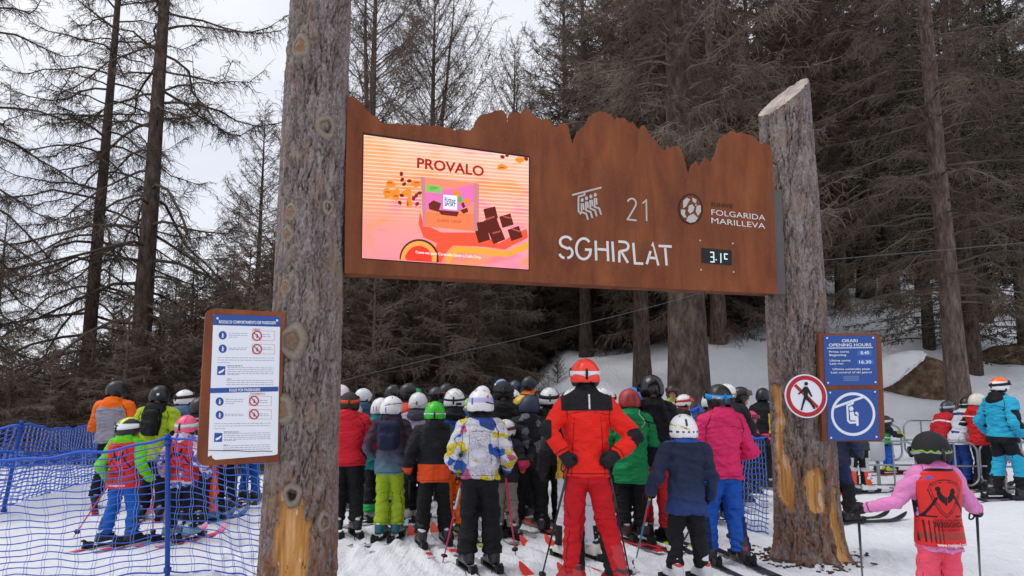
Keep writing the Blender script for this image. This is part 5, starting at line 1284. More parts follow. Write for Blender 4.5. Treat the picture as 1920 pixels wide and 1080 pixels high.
    def arm(P):
        dl = np.minimum(rc(P, shL, elL, (ar+.006)*H, ar*.92*H), rc(P, elL, haL-_n(haL-elL)*.02, ar*.92*H, ar*.74*H))
        dr = np.minimum(rc(P, shR, elR, (ar+.006)*H, ar*.92*H), rc(P, elR, haR-_n(haR-elR)*.02, ar*.92*H, ar*.74*H))
        return np.minimum(dl, dr)
    B = bulk
    def trunk(P):
        X = unb(P)
        return loft(X, [(hem, .117*B, .093*B, 0, 0), (hem+.05, .115*B, .091*B, 0, 0), (.60, .104*B, .080*B, 0, 0), (.70, .116*B, .086*B, 0, -.005), (.775, .120*B, .078*B, 0, -.01), (.815, .098*B, .066*B, 0, -.012), (.838, .066, .056, 0, -.01), (.862, .048, .050, 0, -.006)])*H*.9
    amp = .0085*wr
    def fj(P):
        X = unb(P); dd = trunk(P)
        dd = smin(dd, np.minimum(rc(X, (-.02, -.01, .838), (-.100, -.004, .80), .048, .046*B), rc(X, (.02, -.01, .838), (.100, -.004, .80), .048, .046*B))*H, .03)
        dd = smin(dd, arm(P), .022)
        dd = smin(dd, rc(X, (0, -.004, .84), (0, .004, .874), .054, .050)*H, .02)
        if hood:
            dd = smin(dd, ell(X, (0, -.062, .828), (.078, .040, .045))*H, .018)
            dd = smin(dd, ell(X, (0, -.045, .862), (.070, .045, .030))*H, .02); dd = smax(dd, -ell(X, (0, -.0, .90), (.050, .058, .045))*H, .012)
        em = np.exp(-np.minimum(np.linalg.norm(P-elL, axis=1), np.linalg.norm(P-elR, axis=1))/(.07*H)); wm = np.exp(-np.abs(X[:, 2]-hem-.10)/.06)
        return dd+wrinkle(P, amp)*(1+1.3*em+.7*wm)+.5*wrinkle(P+3.1, amp, 55.)*(1+1.2*em)
    top = S(bn((0, 0, .93)))[2]
    e2 = np.array([shL, shR, elL, elR, haL, haR, S((-.13, -.11, hem)), S((.13, .11, hem)), S(bn((0, -.12, .91))), S(bn((0, .1, .9)))]); lo, hi = e2.min(0)-.09, e2.max(0)+.09
    lo[2] = max(lo[2], S((0, 0, hem-.02))[2]) if not isinstance(arms, tuple) else lo[2]
    lo[2] = min(lo[2], e2[:, 2].min()-.06)
    V, F = nets(fj, lo, hi, vox)
    X = unb(V); Q = NS(); Q.x, Q.y, Q.z = X.T; Q.arm = arm(V)-trunk(V); Q.P = V; Q.H = H
    Q.elb = np.minimum(np.linalg.norm(V-elL, axis=1), np.linalg.norm(V-elR, axis=1)); Q.hand = np.minimum(np.linalg.norm(V-haL, axis=1), np.linalg.norm(V-haR, axis=1))
    Q.hood = np.maximum(-ell(X, (0, -.062, .835), (.092, .054, .058)), -ell(X, (0, -.045, .868), (.086, .060, .042)))*H if hood else -np.ones(len(V))
    ms = list(jm)
    if isinstance(hood, str): ms = ms+[(hood, lambda q: q.hood)]
    if collar: ms = ms+[(collar, lambda q: q.z-.853)]
    fwd_ = np.where(Q.y < 0, 1., 0.)
    tl = [np.abs(Q.z-hem-.016), np.where(Q.arm > 0, np.abs(Q.z-.755-.02*np.cos(Q.x*14)), 1), np.abs(Q.arm)/H*.8, np.where((Q.arm > 0) & (np.abs(Q.y) < .03), np.abs(Q.y), 1), np.abs(np.minimum(np.linalg.norm(V-haL, axis=1), np.linalg.norm(V-haR, axis=1))/H-.038)]
    if (hash_s(desc) // 7) % 3 == 0: tl.append(np.where((Q.arm > 0) & (Q.y < 0) & (Q.z < .755), np.abs(Q.x), 1))
    if (hash_s(desc) // 7) % 3 == 1: tl.append(np.where((Q.arm > 0) & (Q.y < 0) & (Q.z < .755), np.abs(np.abs(Q.x)-.06-.06*(.75-Q.z)), 1))
    at_ = {'m%d' % i: fn(Q) for i, (_, fn) in enumerate(ms)}; at_['seam'] = .0022-np.minimum.reduce(tl)
    link('jacket', mesh_from(V, F, at_), cloth(jc, [c_ for c_, _ in ms], pattern=jpat, seam=True), root)
    # ---- trousers
    def leg(P, i, h):
        f_ = ft[i]; an = f_+np.array([0, -.02*H, .10*H]); lowp = f_+np.array([0, .0*H, .055*H])
        return smin(rc(P, h, kn[i], .059*H*legs, .052*H*legs), rc(P, kn[i], lowp, .052*H*legs, .056*H*legs), .02)
    hz = lift+.062*H
    def fp(P):
        X = np.stack([P[:, 0]/H, P[:, 1]/H, (P[:, 2]-lift)/H], 1)
        dd = loft(X, [(.455, .092*legs, .072, 0, 0), (.49, .094*legs, .074, 0, 0), (.54, .084, .064, 0, 0), (.60, .074, .054, 0, 0)])*H*.9
        dd = smin(dd, smin(leg(P, 0, hipL), leg(P, 1, hipR), .012), .03)
        zl = X[:, 2]; km = np.exp(-np.abs(zl-.27)/.05); bm = np.exp(-np.abs(zl-.10)/.05)
        dd = dd+wrinkle(P, .0075*wr)*(1+.9*km)+.4*wrinkle(P+1.7, .0075*wr, 52.)+.006*(bm+.5*km)*np.sin(P[:, 2]*95+2.2*np.sin(P[:, 0]*21+ph[0])+1.6*np.sin(P[:, 1]*17+ph[1]))
        return smax(dd, hz-P[:, 2], .008)
    e3 = np.array([hipL, hipR, *kn, *ft, S((-.12, -.1, .62)), S((.12, .1, .62))]); lo, hi = e3.min(0)-.10, e3.max(0)+.10; lo[2] = hz-.02
    V, F = nets(fp, lo, hi, vox)
    Q = NS(); Q.x, Q.y = V[:, 0]/H, V[:, 1]/H; Q.z = (V[:, 2]-lift)/H; Q.P = V
    L0, L1 = leg(V, 0, hipL), leg(V, 1, hipR); Q.right = L0-L1; Q.lx = np.where(L0 < L1, V[:, 0]-np.interp(V[:, 2], [ft[0][2], kn[0][2], hipL[2]], [ft[0][0], kn[0][0], hipL[0]]), -(V[:, 0]-np.interp(V[:, 2], [ft[1][2], kn[1][2], hipR[2]], [ft[1][0], kn[1][0], hipR[0]])))/H   # positive towards the other leg
    sl_ = np.minimum(np.abs(np.abs(Q.x)-.0)+np.where((Q.z > .44) & (Q.y < 0), 0, 1), np.abs(Q.y-.004)+np.where(np.abs(Q.lx) > .02, 0, 1)); sl_ = np.minimum(sl_, np.abs(Q.z-.085)); sl_ = np.minimum(sl_, np.abs(Q.z-.30+.12*np.abs(Q.lx))+np.where(Q.y > -.01, 1, 0))
    at_ = {'m%d' % i: fn(Q) for i, (_, fn) in enumerate(pm)}; at_['seam'] = .0022-sl_
    link('trousers', mesh_from(V, F, at_), cloth(pc, [c_ for c_, _ in pm], seam=True), root)
    # ---- boots on skis
    bk = H/1.74*(1.0 if H > 1.4 else 1.05)
    sk_yaw = (skis or {}).get('yaw', yaw*0+((st[0][2] if len(st[0]) > 2 else 0)))
    rel = R(sk_yaw)-0 if skis else R((st[0][2] if len(st[0]) > 2 else 0))
    bfn = boot_mesh()
    for i, f_ in enumerate(ft):
        o = bpy.data.objects.new('boot', bfn); SC.collection.objects.link(o); o.parent = root; place(o, f_, rel if not skis else R(skis['yaw']-yaw)); o.scale = (bk, bk, bk)
        bm_ = plain(bc, .35, .1, 9, .03, 60, 0, .45, [bc2, '#141416'], name='boot_shell')
        if not len(o.data.materials): o.data.materials.append(bm_)
        o.material_slots[0].link = 'OBJECT'; o.material_slots[0].material = bm_
    # ---- gloves
    k = (H/1.74)*1.08
    for i, (el, ha) in enumerate(((elL, haL), (elR, haR))):
        f_ = _n(ha-el); s_ = _n(np.cross(f_, [0, 0, 1]) if abs(f_[2]) < .93 else np.cross(f_, [0, 1, 0])); inw = 1 if i == 0 else -1
        if poles: n_ = _n(np.array([inw*.6, .5, -.2])-f_*np.dot(f_, [inw*.6, .5, -.2])); s_ = np.cross(f_, n_); th = s_ if np.dot(s_, [0, 0, 1]) > 0 else -s_
        else: n_ = _n(np.array([inw*1., .15, -.1])-f_*np.dot(f_, [inw*1., .15, -.1])); th = np.cross(f_, n_); th = th if np.dot(th, [0, 1, .2]) > 0 else -th
        V, F = nets(lambda P: glove_sdf(P, ha, f_, th, n_, k, curl if poles else .45), ha-.20*k, ha+.20*k, .0085 if vox < .012 else .011)
        link('glove', mesh_from(V, F), cloth(glv if isinstance(glv, str) else glv[i], rough=.6, wr=.3), root)
    if hel: helmet_part(root, hc, hs*hel.get('k', 1.0), -R(hyaw), hel, .0075 if vox < .012 else .010)
    yw = R(yaw); cw, sw = math.cos(yw), math.sin(yw)
    def W(p): return np.array([g[0]+p[0]*cw-p[1]*sw, g[1]+p[0]*sw+p[1]*cw, z0+p[2]])
    if bib: make_bib(root, trunk, unb, H, lift, bib, S, W)
    if skis:
        for i, f_ in enumerate(ft):
            w = W(f_); nm = ('left', 'right')[i]
            ski((w[0], w[1], gz(w[0], w[1])+.002), R(skis['yaw']), skis.get('L', .93*H), skis['c'], skis.get('c2', '#d8d8dc'), f'{nm} ski under the {sdn}', skis.get('tip'))
    if poles:
        for i, (ha, p) in enumerate(((haL, poles[0]), (haR, poles[1]))):
            if p is None: continue
            el = (elL, elR)[i]; w = W(ha+_n(ha-el)*.07*k+np.array([(1 if i == 0 else -1)*.012, .015, 0]))
            tip = on_ground(*p['px']); tip[2] = gz(tip[0], tip[1])+.01
            pole(w, tip, p['c'], f"{p.get('w', '')}ski pole in the {('left', 'right')[i]} hand of the {sdn}".strip(), p.get('c2'), p.get('g', '#17181a'))
    if pack: make_pack(root, W, S, bn, H, yaw, pack, lean)
    return root
def hash_s(s):
    h = 7
    for ch in s: h = (h*131+ord(ch)) & 0x7fffffff
    return h
_bm = []
def boot_mesh():
    if not _bm:
        def f(P):
            d = rbox(P, (0, .035, .028), (.046, .155, .028), .018)
            d = smin(d, rc(P, (0, -.055, .075), (0, .13, .062), .052, .043), .03); d = smin(d, rc(P, (0, -.045, .09), (0, .035, .31), .062, .066), .035)
            d = smax(d, P[:, 2]-.335, .01)
            for k_ in range(4): c = np.array([[0, .085, .115], [0, .045, .16], [0, .05, .23], [0, .06, .285]][k_]); d = smin(d, rbox(P, c+[.02, .012, 0], (.055, .03, .009), .006), .004)
            return d
        V, F = nets(f, (-.11, -.16, -.02), (.12, .22, .36), .011)
        bk = -np.minimum.reduce([rbox(V, c, (.082, .05, .008), .004) for c in ((0, .105, .115), (0, .07, .16), (0, .08, .23), (0, .09, .285))])
        side = .013-np.abs(V[:, 2]-.19-.5*V[:, 1])
        so = .014-V[:, 2]
        _bm.append(mesh_from(V, F, {'m0': np.maximum(bk, np.minimum(side, -V[:, 1]-.02)), 'm1': so}))
    return _bm[0]
def make_bib(root, trunk, unb, H, lift, bib, S, W):
    def f(P):
        X = unb(P); d = trunk(P)-.014
        d = smax(d, (bib.get('z0', .44)-X[:, 2])*H, .01); d = smax(d, (X[:, 2]-.842)*H, .01)
        arm_ = np.minimum(rc(X, (-.150, 0, .80), (-.135, 0, .62), .034), rc(X, (.150, 0, .80), (.135, 0, .62), .034))*H
        return smax(smax(d, -arm_, .012), -(trunk(P)+.006), .004)
    hv = S((.15, .13, .85)); V, F = nets(f, -S((.15, .13, 0))*[1, 1, 0]+[0, 0, S((0, 0, bib.get('z0', .44)))[2]-.03], hv+[0, .02, .03], .008)
    X = unb(V); x, y, z = X.T; back = np.where(y < .0, 1., -1.)
    P2 = np.stack([x, z], 1)
    sh = [(-.082, .735), (-.07, .765), (-.035, .782), (0, .786), (.035, .782), (.07, .765), (.082, .735), (.062, .675), (.03, .622), (0, .597), (-.03, .622), (-.062, .675)]
    s = sdpoly(P2, sh)
    ring = np.maximum(.0028-np.abs(s), .0022-np.abs(s+.011))
    ro = [(-.052, .742), (-.046, .752), (-.040, .749), (-.036, .758), (-.031, .750), (-.027, .755), (-.024, .742), (-.027, .730), (-.018, .712), (0, .700), (.014, .704), (.020, .718), (.026, .738), (.038, .746), (.052, .738), (.044, .732), (.054, .722), (.043, .716), (.050, .702), (.038, .696), (.030, .682), (.012, .668), (-.002, .655), (-.014, .668), (-.032, .684), (-.043, .706), (-.046, .724), (-.041, .732), (-.050, .734)]
    rooster = -sdpoly(P2, ro)
    slit = .0012-np.abs(np.abs(x)-.005); rooster = np.minimum(rooster, np.where((z > .655) & (z < .75), -slit, 1))
    slash = np.minimum.reduce([.006-np.abs(np.abs(x)-.085+(.66-z)*.9*-1-.0), z-.60, .69-z]) if False else np.minimum.reduce([.0075-np.abs((np.abs(x)-.072)+(z-.655)*.62), z-.60, .70-z])
    base = np.minimum.reduce([.0045-np.abs(z-.603), np.abs(x)-.045, .115-np.abs(x)])
    dark = np.minimum(np.maximum.reduce([ring, rooster, slash, base]), back)
    edge = np.maximum(.010*0+(.012-np.abs(z-.842))*.0-1, .006-np.abs(np.minimum(rc(X, (-.150, 0, .80), (-.135, 0, .62), .034), rc(X, (.150, 0, .80), (.135, 0, .62), .034))))
    hatch = np.minimum.reduce([.0035-np.abs(((x+.11)/.018 % 1)-.5)*.018, .585-z, z-.475, -.01-x-(z-.475)*0, -(x+.02)]); band = np.minimum(.524-z, z-.492)
    web = np.minimum(.487-z, z-.462)*0-1
    collar = z-.828
    lo_ = sdpoly(P2, [(-.085, .800), (-.062, .806), (-.045, .797), (-.06, .792), (-.086, .788)])*-1
    b = link('bib', mesh_from(V, F, {'m0': np.minimum(band, back), 'm1': np.minimum(hatch, back), 'm2': dark, 'm3': edge, 'm4': collar, 'm5': np.minimum(lo_, back)}), cloth('#d42a28', ['#a03d36', '#3a1c1c', '#1b1416', '#191416', '#1a1518', '#2b62b4'], rough=.5, wr=.35), root)
    # lettering wraps round the back of the bib
    def wrap(body, cx, cz, hgt, width, mat, bold=.03):
        Vt, Ft, w = text2d(body, bold); P = np.c_[cx+(Vt[:, 0]/w-.5)*width, cz+Vt[:, 1]*hgt]
        rows = np.array([(.45, .117, .093, 0), (.50, .115, .091, 0), (.60, .104, .080, 0), (.70, .116, .086, -.005), (.775, .12, .078, -.01)])*[1, BB, BB, 1]
        a, bb, oy = (np.interp(P[:, 1], rows[:, 0], rows[:, k_]) for k_ in (1, 2, 3))
        y = oy-bb*(1-np.clip(np.abs(P[:, 0]/a), 0, .98)**2.4)**(1/2.4)-.034/H
        la = bib.get('lean', .024)*1.2; t_ = np.maximum(P[:, 1]-.5, 0)
        yy = np.where(t_ > 0, y*math.cos(la)+t_*math.sin(la), y); zz = np.where(t_ > 0, .5+t_*math.cos(la)-y*math.sin(la), P[:, 1])
        m = MB(); m.add(np.c_[P[:, 0]*H, yy*H, zz*H+lift], [f_[::1] for f_ in Ft]); m.build('lettering', mat, b)
    BB = bib.get('bulk', 1.0)
    bk_, wh = cloth('#181214', wr=.1), cloth('#ececf0', wr=.1)
    wrap('SCUOLA ITALIANA SCI', .005, .582, .010, .14, bk_, .01); wrap('ROSSIGNOL', .005, .553, .024, .142, bk_, .02); wrap('ACADEMY', .005, .533, .013, .10, bk_, .0); wrap('www.rossignol.com', .008, .462, .017, .15, wh, .015)
def make_pack(root, W, S, bn, H, yaw, pack, lean):
    w = W(S((0, 0, 0))); o = empty('backpack', w, R(yaw), pack['label'], 'backpack')
    c = S(bn((0, -.125, .70))); hx, hy, hz_ = pack.get('s', (.125, .075, .19))
    def f(P):
        d = rbox(P, c, (hx, hy, hz_), .06); d = smin(d, rbox(P, c+[0, -hy, -.06], (hx*.75, .03, hz_*.5), .03), .02)
        return d+.004*np.sin(P[:, 2]*40+P[:, 0]*22)
    V, F = nets(f, c-[.22, .2, .28], c+[.22, .2, .28], .013); link('bag', mesh_from(V, F), cloth(pack['c']), o)
    for s in (-1, 1):
        mb = MB(); q = [S(bn((s*.05, -.09, .60))), S(bn((s*.070, -.10, .70))), S(bn((s*.066, -.085, .80))), S(bn((s*.066, -.02, .845))), S(bn((s*.066, .08, .80)))]; mb.tube(smoothline(q, 20), .016, 6); mb.build('shoulder_strap', cloth(pack.get('sc', pack['c'])), o, True)
# ---------------------------------------------------------------- who stands where
mn, mxm = np.minimum, np.maximum
back = lambda q: -q.y-.0
N_ = .0095
# nearest row
person('tall skier in red suit with black shoulders and orange helmet, hands on hips', 1098, 674, d=6.15, jc='#e8241a', hem=.485, bulk=.94, pc='#c1121c', bc='#b5202a', bc2='#3a2a2c', short='tall skier in the red suit', vox=N_, face=True,
  jm=[('#17171b', lambda q: mn(q.z-.778, .118-np.abs(q.x))), ('#17171b', lambda q: mn(.085-q.elb, np.abs(q.x)-.165)), ('#e6e6ea', lambda q: mn(mn(.0035-np.abs(q.x-.01), q.z-.785), -q.y-.02)), ('#17171b', lambda q: .050-q.hand)],
  pm=[('#191a1e', lambda q: mn(q.lx-.012-.16*np.clip(q.z-.07, 0, 1)*1.0, .24-q.z))], hel=dict(c='#ee3a22', strap='#d9dadf', sz=.03, sw=.022, tilt=.05, clip='#17181a', ears=False), arms=((-.178, -.08, .695), (-.112, -.085, .59), (.212, -.045, .66), (.122, -.08, .585)), legs=.93, st=((-.062, .03), (.125, -.04)), wr=.8, hood=None, collar='#17171b',
  skis=dict(yaw=33, L=1.42, c='#d9d9de', c2='#c82228', tip='#d4332c'), poles=(dict(px=(1014, 1086), c='#17181b', c2='#3f4146'), dict(px=(1182, 1084), c='#17181b', c2='#3f4146')))
person('child in pink jacket and red ski school bib, arms out on two poles', 1740, 812, d=5.05, jc='#dd86bd', hem=.43, bulk=.90, pc='#f2566e', bc='#c8c8d0', vox=N_, short='child in the red bib at the right', arms=((-.20, .03, .66), (-.325, .10, .62), (.185, .03, .66), (.275, .11, .615)), hood=None, collar='#d56fae', face=True,
  hel=dict(c='#15161a', r=.85, strap='#8f9296', sz=.0, sw=.012, tilt=-.02, clip='#1a1b1e', k=1.02, m=[('#7fa23c', lambda q: mn(.006-np.abs(q.z-.018-.006*np.sin(q.x*160)), -q.y+.05))]), st=((-.07, 0), (.07, 0)), wr=.8,
  skis=dict(yaw=-26, L=1.15, c='#222327', c2='#e2e2e6', tip='#d2332f'), poles=(dict(px=(1618, 1098), c='#1b1c20', c2=None), dict(px=(1838, 1092), c='#1b1c20')), bib=dict(z0=.455, lean=.02, bulk=.90))
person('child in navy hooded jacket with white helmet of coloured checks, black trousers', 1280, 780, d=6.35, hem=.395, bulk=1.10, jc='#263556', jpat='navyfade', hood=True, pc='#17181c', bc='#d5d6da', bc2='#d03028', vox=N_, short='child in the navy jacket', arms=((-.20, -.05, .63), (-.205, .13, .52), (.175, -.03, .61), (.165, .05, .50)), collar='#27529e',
  hel=dict(c='#e4e5e8', clip='#2a2b2e', strap=None, k=1.05, m=[('#b5d046', lambda q: mn(mn(.012-np.abs(q.z-.035-.28*q.x*-1), np.where((np.floor(q.x*38)+np.floor((q.z-.28*-q.x)*75)) % 2 == 0, 1., -1.)*.01), .03-q.x)), ('#c8382c', lambda q: mn(mn(.012-np.abs(q.z-.035-.28*q.x*-1), np.where((np.floor(q.x*38)+np.floor((q.z-.28*-q.x)*75)) % 4 == 1, 1., -1.)*.01), .05-q.x)), ('#1a1b1e', lambda q: mn(.03-np.abs(q.z-.085), .010-np.abs(q.x)) if True else 0), ('#1a1b1e', lambda q: mn(.008-np.abs(q.z-.006), np.where(np.floor(q.x*45) % 2 == 0, .01, -.01)))]), st=((-.085, 0), (.10, .02)),
  skis=dict(yaw=20, L=1.2, c='#dcdde0', c2='#c8282c'), poles=(dict(px=(1189, 1062), c='#2b86a8', c2='#c83a40', g='#b8d43a'), dict(px=(1260, 1052), c='#1b1c20')))
person('woman in bright pink hooded jacket, blue trousers and black helmet with blue strap', 1350, 722, d=7.15, hem=.475, bulk=.98, jc='#de2e68', hood=True, pc='#1d58b8', pm=[('#1b2c58', lambda q: mn(q.lx*-1-.004+.10*(q.z-.22)*-1-.012, .25-q.z))], bc='#2b2025', bc2='#8a2c3c', vox=N_, short='woman in the pink jacket', arms=((-.165, .02, .63), (-.07, .16, .60), (.170, -.02, .62), (.10, .14, .60)), yaw=8,
  hel=dict(c='#1b1c20', strap='#2b93d8', sz=.035, sw=.026, tilt=.10, clip='#1d6fb0', txt=('ATOMIC', -.62, .035, .021, .085, '#e6eef4'), m=[('#d8d8dc', lambda q: .010-np.linalg.norm(np.stack([np.abs(q.x)-.05, q.y+.10, q.z+.012], 1), axis=1))]), st=((-.085, .06), (.085, -.02)),
  skis=dict(yaw=11, L=1.6, c='#1c1d21', c2='#3a3b40'), poles=(None, dict(px=(1368, 1014), c='#1b1c20')), glv='#1b1c20')
person('teenager in white, blue and yellow scribble print jacket, black bib trousers and white helmet', 901, 732, d=6.95, hem=.50, bulk=1.0, jc='#d8d8e2', jpat='graffiti', pc='#121318', bc='#1d1e22', bc2='#d8d9dc', vox=N_, short='teenager in the scribble print jacket', arms=((-.170, -.02, .62), (-.13, .10, .52), (.175, -.02, .62), (.16, .12, .54)), collar='#1a1b20', legs=1.08,
  hel=dict(c='#e6e5ea', strap=None, k=1.03, txt=('POC', .95, .015, .026, .06, '#1b1c20'), m=[('#b9b3e0', lambda q: mn(.022-np.abs(q.z-.055), .2-q.y)), ('#2c53a0', lambda q: mn(mn(.030-np.abs(q.z-.045), .008-np.abs(q.x+.07)), -q.y)), ('#c8565e', lambda q: .010-np.linalg.norm(np.stack([q.x-.07, (q.z-.085)*.7], 1), axis=1)), ('#1b1c20', lambda q: mn(mn(.007-np.abs(q.z-.03+.25*(q.x-.08)), .035-np.abs(q.x-.085)), -q.y+.03))]), st=((-.075, .0), (.075, .01)),
  skis=dict(yaw=22, L=1.5, c='#9a9ca2', c2='#2b2c30'), poles=(dict(px=(830, 1052), c='#c8325a', c2='#d5d5da'), dict(px=(967, 1040), c='#d2325c', c2='#c83048')))
# straps of the bib trousers hang as dark bands on the back of that jacket
person('boy in black jacket with orange hem, black trousers and bright green helmet', 816, 754, d=7.9, hem=.43, bulk=1.06, jc='#1c1d21', hood=True, pc='#131418', bc='#2a2b2f', bc2='#d0d1d4', vox=.0105, short='boy in the green helmet', arms='low', jm=[('#e2501e', lambda q: mn(.56-q.z, q.arm+.02)), ('#e2501e', lambda q: mn(.53-q.z, -q.x)), ('#1d4a50', lambda q: mn(mn(-q.arm, q.x-.12), q.z-.54)), ('#d04a26', lambda q: mn(.075-q.hand, -q.x))],
  hel=dict(c='#31b81e', strap='#cfd2ea', sz=.0, sw=.019, tilt=-.02, clip='#17241a', gog='#33363c'), st=((-.085, -.03), (.095, .03)), skis=dict(yaw=17, L=1.32, c='#c9c9ce', c2='#c83a32', tip='#e0402c'), yaw=4)
person('woman in plum to blue quilted jacket and lime trousers with white helmet', 735, 744, d=8.35, hem=.44, bulk=.98, jc='#4a3445', jpat='ombre', hood=True, pc='#9fb82a', bc='#1f5f66', bc2='#cfd6d8', vox=.0105, short='woman in lime trousers', arms='fwd', hel=dict(c='#e6e6e8', strap=None, m=[('#5b4a9a', lambda q: mn(.006-np.abs(q.z-.05-.2*q.x), q.x)), ('#d8c24a', lambda q: mn(.004-np.abs(q.z-.085+.3*q.x), np.abs(q.x)-.01)), ('#4b3f86', lambda q: mn(.007-np.abs(q.x-.02), .03-np.abs(q.z-.0)))]), st=((-.06, .0), (.055, .03)), skis=dict(yaw=-12, L=1.5, c='#9fb7c0', c2='#35424a'), hyaw=-25,
  poles=(None, dict(px=(768, 972), c='#2c2d31')), pack=dict(label='small navy backpack on the woman in lime trousers', c='#1d2440', s=(.12, .075, .16)))
person('skier in red hooded jacket and black trousers half hidden by the tall log post', 655, 735, d=8.6, hem=.47, bulk=1.12, jc='#d21f30', hood=True, pc='#15161a', bc='#26272b', bc2='#d8d6cc', vox=.0105, short='skier in the red hooded jacket', arms='cross', hel=dict(c='#2b2320', strap='#c84a24', sz=.05, k=.95, r=.8), st=((-.06, .0), (.085, -.01)), skis=dict(yaw=28, L=1.6, c='#b9b9bf', c2='#4a4b50'), hyaw=10)
person('person in green jacket with white piping, black trousers and red helmet', 1180, 730, d=8.2, hem=.36, bulk=1.10, jc='#158a4e', hood=True, pc='#121317', bc='#3a1c22', bc2='#c0c0c4', vox=.0105, short='person in the green jacket', arms='cross', jm=[('#d8dcd8', lambda q: mn(mn(.003-np.abs(q.x-.075-.02*np.sin(q.z*50)), q.z-.74), -q.y)), ('#1a1b1e', lambda q: mn(.006-np.abs(q.z-.79+.25*(q.x-.11)), q.x-.09))],
  hel=dict(c='#a82a26', strap=None, r=.45, k=1.0, m=[('#842020', lambda q: mn(.020-np.abs(np.abs(q.x)-.035), .05-np.abs(q.z-.06))*.5)]), st=((-.06, .0), (.065, .0)), skis=dict(yaw=26, L=1.55, c='#b8262e', c2='#1b1c20'))
person('tall person in black hooded parka and red trousers with black helmet', 1222, 707, d=8.35, hem=.44, bulk=1.10, jc='#14151a', hood=True, pc='#c6262c', bc='#1c1d20', bc2='#b8c832', vox=.0105, short='tall person in the black parka', arms='leanon', hel=dict(c='#16171b', strap='#1c1d22', sz=.0, sw=.024, r=.15, k=1.12, gog='#22242a'), st=((-.055, .05), (.075, -.06)), skis=dict(yaw=24, L=1.6, c='#1b1c20', c2='#b4c62e'), hyaw=12, poles=(None, dict(px=(1263, 1020), c='#1b1c20')))
person('skier in white trousers and black jacket seen between the legs of the red suit', 1076, 730, d=7.4, hem=.46, jc='#17181c', pc='#d5d6e0', pm=[('#17181c', lambda q: mn(-q.lx-.02, .18-q.z))], bc='#d6d2c8', bc2='#17181c', vox=.013, short='skier in white trousers', arms='low', hel=dict(c='#d8d8da', strap='#17181a', sz=.05), st=((-.07, 0), (.10, .0)), skis=dict(yaw=29, L=1.55, c='#b9bac0', c2='#c02a30', tip='#d8423a'), jm=[('#d2a032', lambda q: mn(.6-q.z, .02-np.abs(np.abs(q.x)-.1)))])
person('skier in black jacket with white helmet close left of the red suit', 1030, 728, d=8.9, hem=.45, jc='#15161a', pc='#121317', hel=dict(c='#d6d7d9', strap='#1b1c20', sz=.06, tilt=.2), vox=.013, arms='cross', short='skier left of the red suit', st=((-.07, 0), (.07, 0)), skis=dict(yaw=20, L=1.5, c='#c8482c', c2='#2a2b2e'), jm=[('#c9962e', lambda q: mn(mn(.7-q.z, q.z-.55), q.x-.05))])
person('teenager in grey and black checked jacket with navy helmet, strapped on a snowboard', 993, 742, d=8.75, hem=.47, bulk=1.05, jc='#3c3e43', jpat='checks', hood=True, pc='#131418', bc='#2a2b2e', vox=.0105, short='teenager in the checked jacket', arms='cross', hel=dict(c='#222c48', strap=None, r=.55, gog='#222'), st=((-.10, .02), (.09, .0)), yaw=-6, hyaw=-18, skis=None, face=True)
g9 = at(988, 735, 8.62); snowboard((g9[0], g9[1], gz(g9[0], g9[1])+.002), R(-72), 1.45, '#c8cac8', 'white snowboard lying across the snow under the teenager in the checked jacket')
person('small child in dark jacket with pink sleeve and grey trousers, white helmet with maroon strap', 948, 789, d=8.55, hem=.46, jc='#26272d', pc='#8d857c', bc='#2a2b30', bc2='#c0c4d0', vox=.0105, short='small child with the maroon strap', arms='fwd', hel=dict(c='#d9dcdc', strap='#7d2440', sz=.05, sw=.02, tilt=.15, k=1.05), jm=[('#c23450', lambda q: mn(-q.arm, .66-q.z)), ('#24262c', lambda q: .04-q.hand)], st=((-.07, 0), (.07, -.02)), skis=dict(yaw=24, L=1.15, c='#8d9096', c2='#d8d9dd'), hyaw=-35, yaw=-10, glv='#e2762c', poles=(dict(px=(930, 968), c='#e2762c', c2='#3a9a4c'), None))
person('person in black quilted jacket with black beanie style helmet behind the scribble print jacket', 944, 717, d=9.4, hem=.44, bulk=1.12, jc='#1d1d20', hood=True, pc='#97922e', vox=.013, arms='leanon', hel=dict(c='#141518', strap='#1d1e22', r=.75, k=1.08), short='person in black quilted jacket', st=((-.06, 0), (.06, 0)), wr=1.4)
person('skier in blue jacket with lime collar, neon orange trousers and white helmet', 852, 730, d=8.5, hem=.42, bulk=1.05, jc='#1d4f9a', hood='#15171f', pc='#f2701a', bc='#23241f', bc2='#b8c83a', vox=.0105, short='skier in neon orange trousers', arms='low', hel=dict(c='#dcdddf', strap='#26272b', sz=.04, sw=.012, tilt=.14, m=[('#55585e', lambda q: mn(.004-np.abs(q.z-.085-.02*np.sin(q.x*70)), .3+q.x)), ('#26272b', lambda q: mn(.016-np.abs(q.z+.02), .03-np.abs(q.x-.06)))]), jm=[('#b8c43c', lambda q: .008-np.abs(q.z-.815)), ('#e2e6ee', lambda q: mn(-sdpoly(np.stack([q.x, q.z], 1), [(.005, .445), (.017, .468), (.029, .445), (.017, .453)]), -q.y))], st=((-.055, .0), (.065, .02)), skis=dict(yaw=24, L=1.5, c='#c8d23a', c2='#2a2b2e'))
